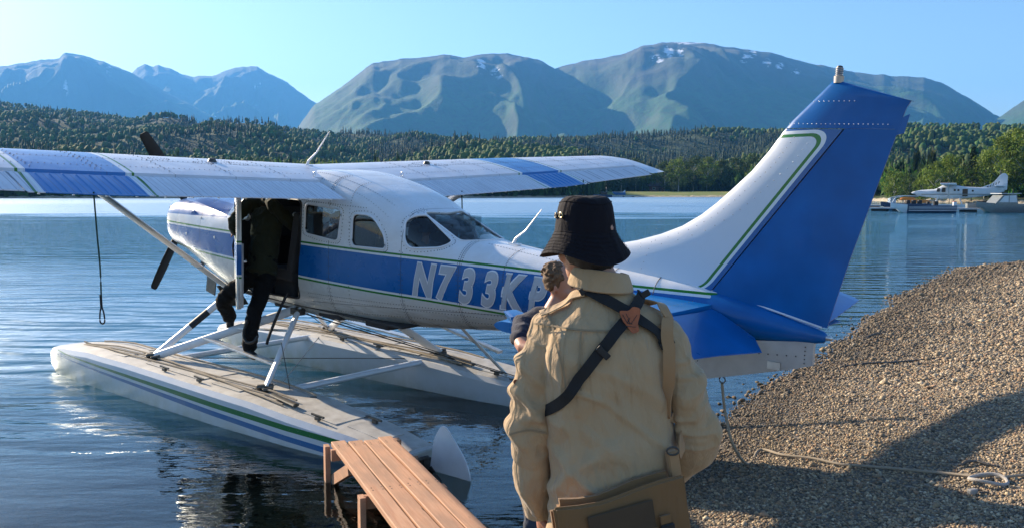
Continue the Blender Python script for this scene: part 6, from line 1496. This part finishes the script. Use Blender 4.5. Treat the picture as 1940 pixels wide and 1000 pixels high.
# binocular harness: four straps and a leather yoke with a printed mark
pc = (1190, 600)
pixstrap('harness_strap', [(1188, 596), (1150, 574), (1108, 552)], .034, M_WEB, extra1=[(-112, H_(546)), (100, H_(580))])
pixstrap('harness_strap', [(1192, 594), (1200, 576), (1205, 560)], .034, M_WEB)
pixstrap('harness_strap', [(1184, 606), (1140, 660), (1100, 712), (1068, 756)], .034, M_WEB, extra1=[(-165, H_(775)), (-190, H_(775))])
pixstrap('harness_strap', [(1198, 604), (1230, 628), (1262, 655)], .034, M_WEB, extra1=[(-20, H_(690)), (10, H_(720))])
def patch(poly, m, name, out, par=man, th=.003, sub=1):
    """flat piece laid on the shirt from an outline in photo pixels"""
    cx = sum(p[0] for p in poly) / len(poly); cy = sum(p[1] for p in poly) / len(poly); c, n_ = pix_on_shirt(cx, cy, out)
    o0 = Vector((-MX, -MY, LAKE_H - Z0)); P = []
    nn = (n_ + Vector((0, -.6, 0))).normalized()
    for p in poly:
        d = (mp(p[0], p[1]) - o0).normalized(); t = (c - o0).dot(nn) / d.dot(nn); P.append(o0 + d * t)
    V = P + [p + nn * th for p in P]; k = len(P); mb = MB().add(V, [tuple(range(k)), tuple(range(2 * k - 1, k - 1, -1))] + [(i, (i + 1) % k, (i + 1) % k + k, i + k) for i in range(k)])
    return mb.obj(name, m, par), c, nn
lp = rounded([(1170, 588), (1188, 589), (1196, 580), (1210, 584), (1209, 600), (1205, 612), (1209, 628), (1195, 632), (1186, 618), (1176, 606)], 5, 3)
yoke, yc, yn = patch(lp, M_LEATHER, 'leather_yoke', .033)
for sg_ in ([(1177, 595), (1186, 611), (1191, 601)], [(1183, 593), (1190, 606)], [(1191, 612), (1187, 604), (1196, 594)], [(1193, 613), (1204, 596)], [(1186, 612), (1196, 613)], [(1182, 617), (1202, 619)]):
    for (a, b) in zip(sg_[:-1], sg_[1:]):
        d = Vector((b[0] - a[0], b[1] - a[1])).normalized(); q = Vector((-d.y, d.x)) * .55
        patch([(a[0] + q.x, a[1] + q.y), (b[0] + q.x, b[1] + q.y), (b[0] - q.x, b[1] - q.y), (a[0] - q.x, a[1] - q.y)], M_BLACK, 'printed_mark', .0366, yoke, .0006)
for (px_, py_) in ((1113, 555), (1141, 667), (1205, 566), (1262, 652)):
    p, n_ = pix_on_shirt(px_, py_, .021); MB().box(p, (.046, .008, .020), Matrix.Rotation(R_(45 if px_ == 1141 else -30), 3, 'Y')).obj('strap_slider', M_BLACK, man, bevel=.003)
# shoulder strap of the bag
pixstrap('bag_strap', [(1240, 583), (1255, 612), (1266, 665), (1272, 740), (1276, 800), (1278, 862)], .036, M_COYL, out=.018, extra0=[(-35, H_(560)), (40, H_(585)), (100, H_(620))])
# hat
hat_c = mp(1106, 430, .03) ; hn = 40
def hat_ring(r, h, wob=0.0, ax=1.0): 
    return [hat_c + Vector((r * math.cos(2 * math.pi * k / hn) * ax, r * 1.06 * math.sin(2 * math.pi * k / hn), h + wob * math.sin(2 * math.pi * k / hn * 2 + .6) + wob * .6 * math.sin(2 * math.pi * k / hn * 3 + 2) + .055 * r * math.cos(2 * math.pi * k / hn) * 0)) for k in range(hn)]
hs = mp(970, 371).z - hat_c.z
prof = [(.004, hs - .001, 0), (.035, hs - .001, .001), (.060, hs - .004, .002), (.071, hs - .010, .002), (.079, hs - .021, .003), (.0845, hs - .038, .003), (.0885, hs - .065, .003), (.0925, hs - .090, .003), (.0945, hs - .110, .003)]
V = []
for (r, h, w_) in prof: V += hat_ring(r, h, w_)
mb = MB().grid(V, len(prof), hn, True); mb.F.append(tuple(range(hn))); cr = mb.obj('hat_crown', M_HAT, man, smooth=True, sharp=70)
prof = [(.0945, hs - .108, .002), (.104, hs - .128, .003), (.117, hs - .150, .006), (.129, hs - .169, .009), (.137, hs - .181, .012), (.139, hs - .184, .012), (.135, hs - .185, .012), (.115, hs - .152, .006), (.092, hs - .11, .002)]
V = []
for (r, h, w_) in prof: V += hat_ring(r, h, w_)
br = MB().grid(V, len(prof), hn, True).obj('hat_brim', M_HAT, man, smooth=True, sharp=80)
for t in (.15, .3, .45, .6, .75, .9):
    r = .0945 + .0425 * t; h = hs - .110 - .071 * t; V = hat_ring(r + .0008, h + .0006, .002 + .010 * t); V.append(V[0]); MB().tube(V, .0007, 5, cap=False).obj('brim_stitching', M_HAT, br, smooth=True)
V = hat_ring(.0797, hs - .021, .003); V.append(V[0]); MB().tube(V, .0014, 6, cap=False).obj('crown_seam', M_HAT, cr, smooth=True)
V = hat_ring(.0955, hs - .110, .003); V.append(V[0]); MB().tube(V, .0014, 6, cap=False).obj('crown_seam', M_HAT, cr, smooth=True)
for (a, h) in ((R_(214), hs - .058), (R_(214 - 22), hs - .060)):
    c = hat_c + Vector((.0935 * math.cos(a), .0935 * 1.06 * math.sin(a), h)); d = Vector((math.cos(a), math.sin(a), 0)); e1 = d.cross(Vector((0, 0, 1)))
    MB().tube([c + (e1 * math.cos(t) + Vector((0, 0, 1)) * math.sin(t)) * .0075 for t in np.linspace(0, 2 * math.pi, 17)], .0026, 8, cap=False).obj('eyelet', mat('brass_eyelet', (.45, .36, .2), .35, .9) if a > 3.6 else M_STEEL, cr, smooth=True)
    MB().sphere(c, .005, 8, 6).obj('eyelet_hole', M_BLACK, cr)
# shoulder bag hanging at the hip
bag = empty('shoulder_bag', (MX, MY, GZ)); tag(bag, 'brown shoulder bag with webbed flap at the hip of the person in tan', 'bag')
b0 = mp(1158, 912, -.165); tilt = R_(-9.5)
bx_ = Vector((math.cos(tilt) * ca, math.cos(tilt) * sa, -math.sin(tilt) * 1.0)).normalized(); by_ = Vector((-sa, ca, 0)); bz_ = bx_.cross(by_).normalized()
def bp(u, d, h): return b0 + bx_ * u + by_ * d + bz_ * h
BW, BH, BD = .395, .36, .105
def bag_box(name, u0, u1, d0, d1, h0, h1, m, bev=.02, par=None, puff=0.0, n=10):
    me = bpy.data.meshes.new(name); bm = bmesh.new(); bmesh.ops.create_grid(bm, x_segments=1, y_segments=1, size=1); bm.clear()
    mb = MB(); mb.box(((u0 + u1) / 2, (d0 + d1) / 2, (h0 + h1) / 2), (u1 - u0, d1 - d0, h1 - h0)); o = mb.obj(name, m, par or bag)
    bm = bmesh.new(); bm.from_mesh(o.data); bmesh.ops.bevel(bm, geom=list(bm.edges), offset=bev, segments=3, affect='EDGES')
    bmesh.ops.subdivide_edges(bm, edges=[e for e in bm.edges if e.calc_length() > .05], cuts=5, use_grid_fill=True)
    for v in bm.verts:
        u, d, h = v.co; q = math.cos(math.pi * (u - (u0 + u1) / 2) / (u1 - u0)) * math.cos(math.pi * (h - (h0 + h1) / 2) / (h1 - h0)); w_ = (.010 * noise.noise(Vector((u * 7, d * 7, h * 7))) + .004 * noise.noise(Vector((u * 19, d * 19, h * 23)))) * (1 if puff else 0)
        d = d + (-puff * q if d < (d0 + d1) / 2 else puff * q * .3) + w_; h = h + w_ - (.012 * math.cos(math.pi * (u) / .4) if puff else 0); v.co = bp(u, d, h)
    bmesh.ops.recalc_face_normals(bm, faces=bm.faces); bm.to_mesh(o.data); bm.free(); o.data.polygons.foreach_set('use_smooth', np.ones(len(o.data.polygons), dtype=bool)); o.data.set_sharp_from_angle(angle=R_(50)); return o
bag_box('bag_body', -BW / 2, BW / 2, -.05, .02, -BH, 0, M_COYOTE, .030, puff=.024)
fp = bag_box('flap', -BW / 2 - .004, BW / 2 + .004, -.066, -.050, -BH * .78, -.004, M_COYOTE, .007, puff=.026)
bag_box('patch_panel', -.115, .085, -.090, -.084, -.135, -.045, mat('hook_fabric', (.085, .058, .034), .95, bump=.6, bscale=600), .002)
for k in range(3): bag_box('webbing_row', -.12, .09, -.091, -.087, -.150 - k * .032, -.128 - k * .032, M_COYOTE, .001)
for u in (.115, -.10): bag_box('closure_strap', u - .016, u + .016, -.094, -.086, -.27, -.10, M_COYOTE, .001); bag_box('buckle', u - .022, u + .022, -.102, -.090, -.165, -.125, M_BLACK, .004)
for u in (BW / 2 + .004,): bag_box('strap_anchor', u - .018, u + .018, -.014, .012, -.12, .045, M_COYL, .004)
pts = [bp(BW / 2 + .0, -.02, .05) + Vector((.018 * math.cos(t), 0, .012 * math.sin(t))) for t in np.linspace(0, 6.28, 13)]; MB().tube(pts, .003, 6).obj('strap_ring', M_STEEL, bag, smooth=True)

# ------------------------------------------------ generic smaller figures
def person(name_lbl, joints, gear, voxel=.012, head_dir=(0, 1, 0), hs=1.0, loc=(0, 0, 0), rz=0.0, mw_=None, hair=M_HAIR, hat=None, sleeves='short'):
    t = empty('person', loc, rz); tag(t, name_lbl, 'person')
    if mw_ is not None: t.matrix_world = mw_
    J = {k: Vector(v) for k, v in joints.items()}; b = MB()
    head_prims(b, J['head'], head_dir, s=hs); limb(b, [J['head'] + Vector((0, 0, -.07)), J['neck']], [.05, .058])
    axx = (J['shR'] - J['shL']).normalized(); hx_ = (J['hipR'] - J['hipL']).normalized()
    def trunk(k, z0=0, z1=1.0, puff=0):
        R = []
        for q, a, bb in ((-.12, .12, .09), (0, .155, .11), (.25, .150, .105), (.5, .155, .108), (.75, .170, .115), (.92, .165, .10), (1.04, .10, .07)):
            c = J['pelvis'].lerp(J['neck'], max(0, q) * .93); c.z += min(0, q) * .6; ax_ = hx_.lerp(axx, max(0, min(1, q))); d = (J['neck'] - J['pelvis']).normalized(); by = d.cross(ax_).normalized()
            if z0 <= q <= z1: R.append((c, ax_ * (a * k + puff), by * (bb * k + puff)))
        return R
    rings(b, trunk(.92), 20)
    for s in 'LR':
        limb(b, [J['sh' + s], J['el' + s], J['wr' + s]], [.052, .040, .027]); hd = (J['wr' + s] - J['el' + s]); hand_prims(b, J['wr' + s], hd, (0, 0, -1) if abs(hd.normalized().z) < .8 else (0, 1, 0), side=1 if s == 'L' else -1, curl=.4)
        limb(b, [J['hip' + s], J['kn' + s], J['an' + s]], [.085, .055, .040]); fd = gear.get('foot' + s, Vector((0, .15, -.03))); limb(b, [J['an' + s] + Vector((0, 0, -.03)), J['an' + s] + fd], [.038, .028])
    fuse('body', b, min(voxel, .011), M_SKIN, t, 1)
    sh = MB(); rings(sh, trunk(1.0, -.2, 1.0, .018), 24)
    for s in 'LR':
        if sleeves == 'short': e = J['sh' + s].lerp(J['el' + s], .62); limb(sh, [J['sh' + s], e], [.068, .060])
        else: limb(sh, [J['sh' + s], J['el' + s], J['wr' + s].lerp(J['el' + s], .08)], [.075, .062, .048])
    limb(sh, [J['shL'], J['neck'].lerp(J['shL'], .4), J['neck'].lerp(J['shR'], .4), J['shR']], [.06, .055, .055, .06])
    fuse('jacket' if sleeves != 'short' else 't_shirt', sh, voxel, gear['top'], t, 2, lambda co, no: co + no * (.012 * (1 - np.abs(fbm3(co, (6, 6, 10), 55)) * 3))[:, None])
    tr = MB(); rings(tr, trunk(1.0, -.2, .26, .012), 20)
    for s in 'LR': limb(tr, [J['hip' + s], J['kn' + s], J['an' + s].lerp(J['kn' + s], .06)], [.098, .076, gear.get('hem', .068)])
    fuse('trousers', tr, voxel, gear['leg'], t, 2, lambda co, no: co + no * (.010 * (1 - np.abs(fbm3(co, (7, 7, 14), 65)) * 3))[:, None])
    for s in 'LR':
        fd = gear.get('foot' + s, Vector((0, .15, -.03))); bt = MB(); d = (J['kn' + s] - J['an' + s]).normalized(); limb(bt, [J['an' + s] + d * .16, J['an' + s], J['an' + s] + Vector((0, 0, -.03))], [.064, .056, .052]); limb(bt, [J['an' + s] + Vector((0, 0, -.035)) - fd * .25, J['an' + s] + fd], [.046, .040]); fuse('boot', bt, .011, M_BOOT, t, 1)
    f = Vector(head_dir).normalized(); r = f.cross(Vector((0, 0, 1))).normalized(); hh = J['head']
    if hat is None:
        hm = MB(); hm.sphere(hh - f * .020 + Vector((0, 0, .030)), .09, 18, 12, (.93, .93, 1.05))
        for k in range(110):
            a = random.uniform(0, 6.283); el = random.uniform(.0, 1.5); d = (f * math.cos(a) + r * math.sin(a)) * math.cos(el) + Vector((0, 0, 1)) * math.sin(el)
            if d.dot(f) > .6 and d.z < .5: continue
            p = hh - f * .020 + Vector((0, 0, .030)) + d * .086; hm.tube([p, p + d * .014 + Vector((random.uniform(-.012, .012), random.uniform(-.012, .012), -.010))], [.014, .005], 6)
        for k in range(16):
            a = R_(-100 + 200 * k / 15); d = -f * math.cos(a) + r * math.sin(a); p = hh + d * .078 - f * .01; hm.tube([p + Vector((0, 0, .03)), p + Vector((0, 0, -.05 if abs(a) < 1.2 else -.02))], [.018, .006], 6)
        fuse('hair', hm, .006, hair, t, 1, lambda co, no: co + no * (.006 * fbm3(co, (60, 60, 60), 91))[:, None])
    else:
        hm = MB().lathe([(0, .125), (.06, .122), (.088, .10), (.095, .05), (.098, .03)], hh, 28); hm.obj('hat_crown', hat, t, smooth=True)
        MB().lathe([(.097, .035), (.125, .005), (.142, -.02), (.138, -.022), (.10, .02)], hh, 28).obj('hat_brim', hat, t, smooth=True)
    e = MB()
    for q in (-1, 1): e.sphere(hh + r * q * .032 * hs + f * .081 * hs + Vector((0, 0, .012)), .012 * hs, 10, 8)
    for q in (-1, 1): MB().sphere(hh + r * q * .032 * hs + f * .080 * hs + Vector((0, 0, .012)), .0125 * hs, 10, 8).obj('eye', M_BLACK, t, smooth=True)
    return t
# young man by the tailplane, looking down to the right
yx, yy = .245, 5.08; yg = float(ground_h(np.array([yx]), np.array([yy]))[0]); k_ = 1.885 - yg - 1.80
J = dict(head=(0.035, 0, 1.675 + k_), neck=(-.01, -.01, 1.515 + k_), shL=(-.175, .05, 1.44 + k_), shR=(.13, -.09, 1.44 + k_), elL=(-.20, -.22, 1.33 + k_), elR=(.23, -.12, 1.18 + k_), wrL=(.03, -.34, 1.37 + k_), wrR=(.24, .12, 1.16 + k_), pelvis=(0, 0, .96), hipL=(-.08, .03, .92), hipR=(.08, -.03, .92), knL=(-.10, .03, .50), knR=(.11, .0, .50), anL=(-.11, .0, .10), anR=(.13, -.04, .10))
person('young person in navy t-shirt with brown hair, half hidden behind the one in tan', J, dict(top=M_NAVY, leg=M_JEANS, footL=Vector((.06, -.12, -.05)), footR=Vector((.08, -.12, -.05))), head_dir=(.93, -.25, -.22), loc=(yx, yy, yg), voxel=.010)
# person stepping up into the cabin (aircraft axes)
J = dict(head=(.74, -.42, 1.36), neck=(.80, -.50, 1.22), shL=(.66, -.66, 1.17), shR=(1.02, -.60, 1.18), elL=(.60, -.84, .98), elR=(1.14, -.42, .96), wrL=(.46, -.70, .84), wrR=(.95, -.2, .90), pelvis=(.98, -.72, .46), hipL=(.90, -.76, .42), hipR=(1.06, -.70, .42), knL=(.70, -1.04, .16), knR=(1.04, -.86, .02), anL=(.50, -.80, -.10), anR=(1.02, -.90, -.36))
person('person in olive jacket and black trousers stepping from float into open cabin door', J, dict(top=M_OLIVE, leg=M_BLKC, footL=Vector((-.05, .03, -.16)), footR=Vector((.17, -.04, -.035)), hem=.075), head_dir=(-.9, .35, -.1), mw_=plane.matrix_world.copy(), hat=M_HAT, sleeves='long')
# passenger seen through the rear side window
J = dict(head=(2.78, -.05, 1.04), neck=(2.78, -.05, .90), shL=(2.76, -.22, .84), shR=(2.76, .14, .84), elL=(2.6, -.26, .62), elR=(2.6, .18, .62), wrL=(2.38, -.2, .60), wrR=(2.38, .12, .60), pelvis=(2.72, -.05, .50), hipL=(2.70, -.13, .50), hipR=(2.70, .05, .50), knL=(2.28, -.15, .56), knR=(2.28, .05, .56), anL=(2.2, -.15, .22), anR=(2.2, .05, .22))
person('passenger in dark brimmed hat inside the cabin, seen through the rear side window', J, dict(top=M_NAVY, leg=M_BLKC, footL=Vector((-.12, 0, -.03)), footR=Vector((-.12, 0, -.03))), head_dir=(-1, 0, -.1), mw_=plane.matrix_world.copy(), hat=M_HAT, sleeves='long', voxel=.014)
# ================================================================ AIR
g = NT('haze'); vol = g.n('VolumePrincipled'); vol.inputs['Color'].default_value = (.13, .45, 1.0, 1); vol.inputs['Density'].default_value = 0.7e-4; vol.inputs['Anisotropy'].default_value = .2
M_HAZE = g.done(None, vol=vol.outputs[0])
hz = MB().box((0, 5500, 740), (17000, 13400, 1500)).obj('haze', M_HAZE); tag(hz, kind='stuff')
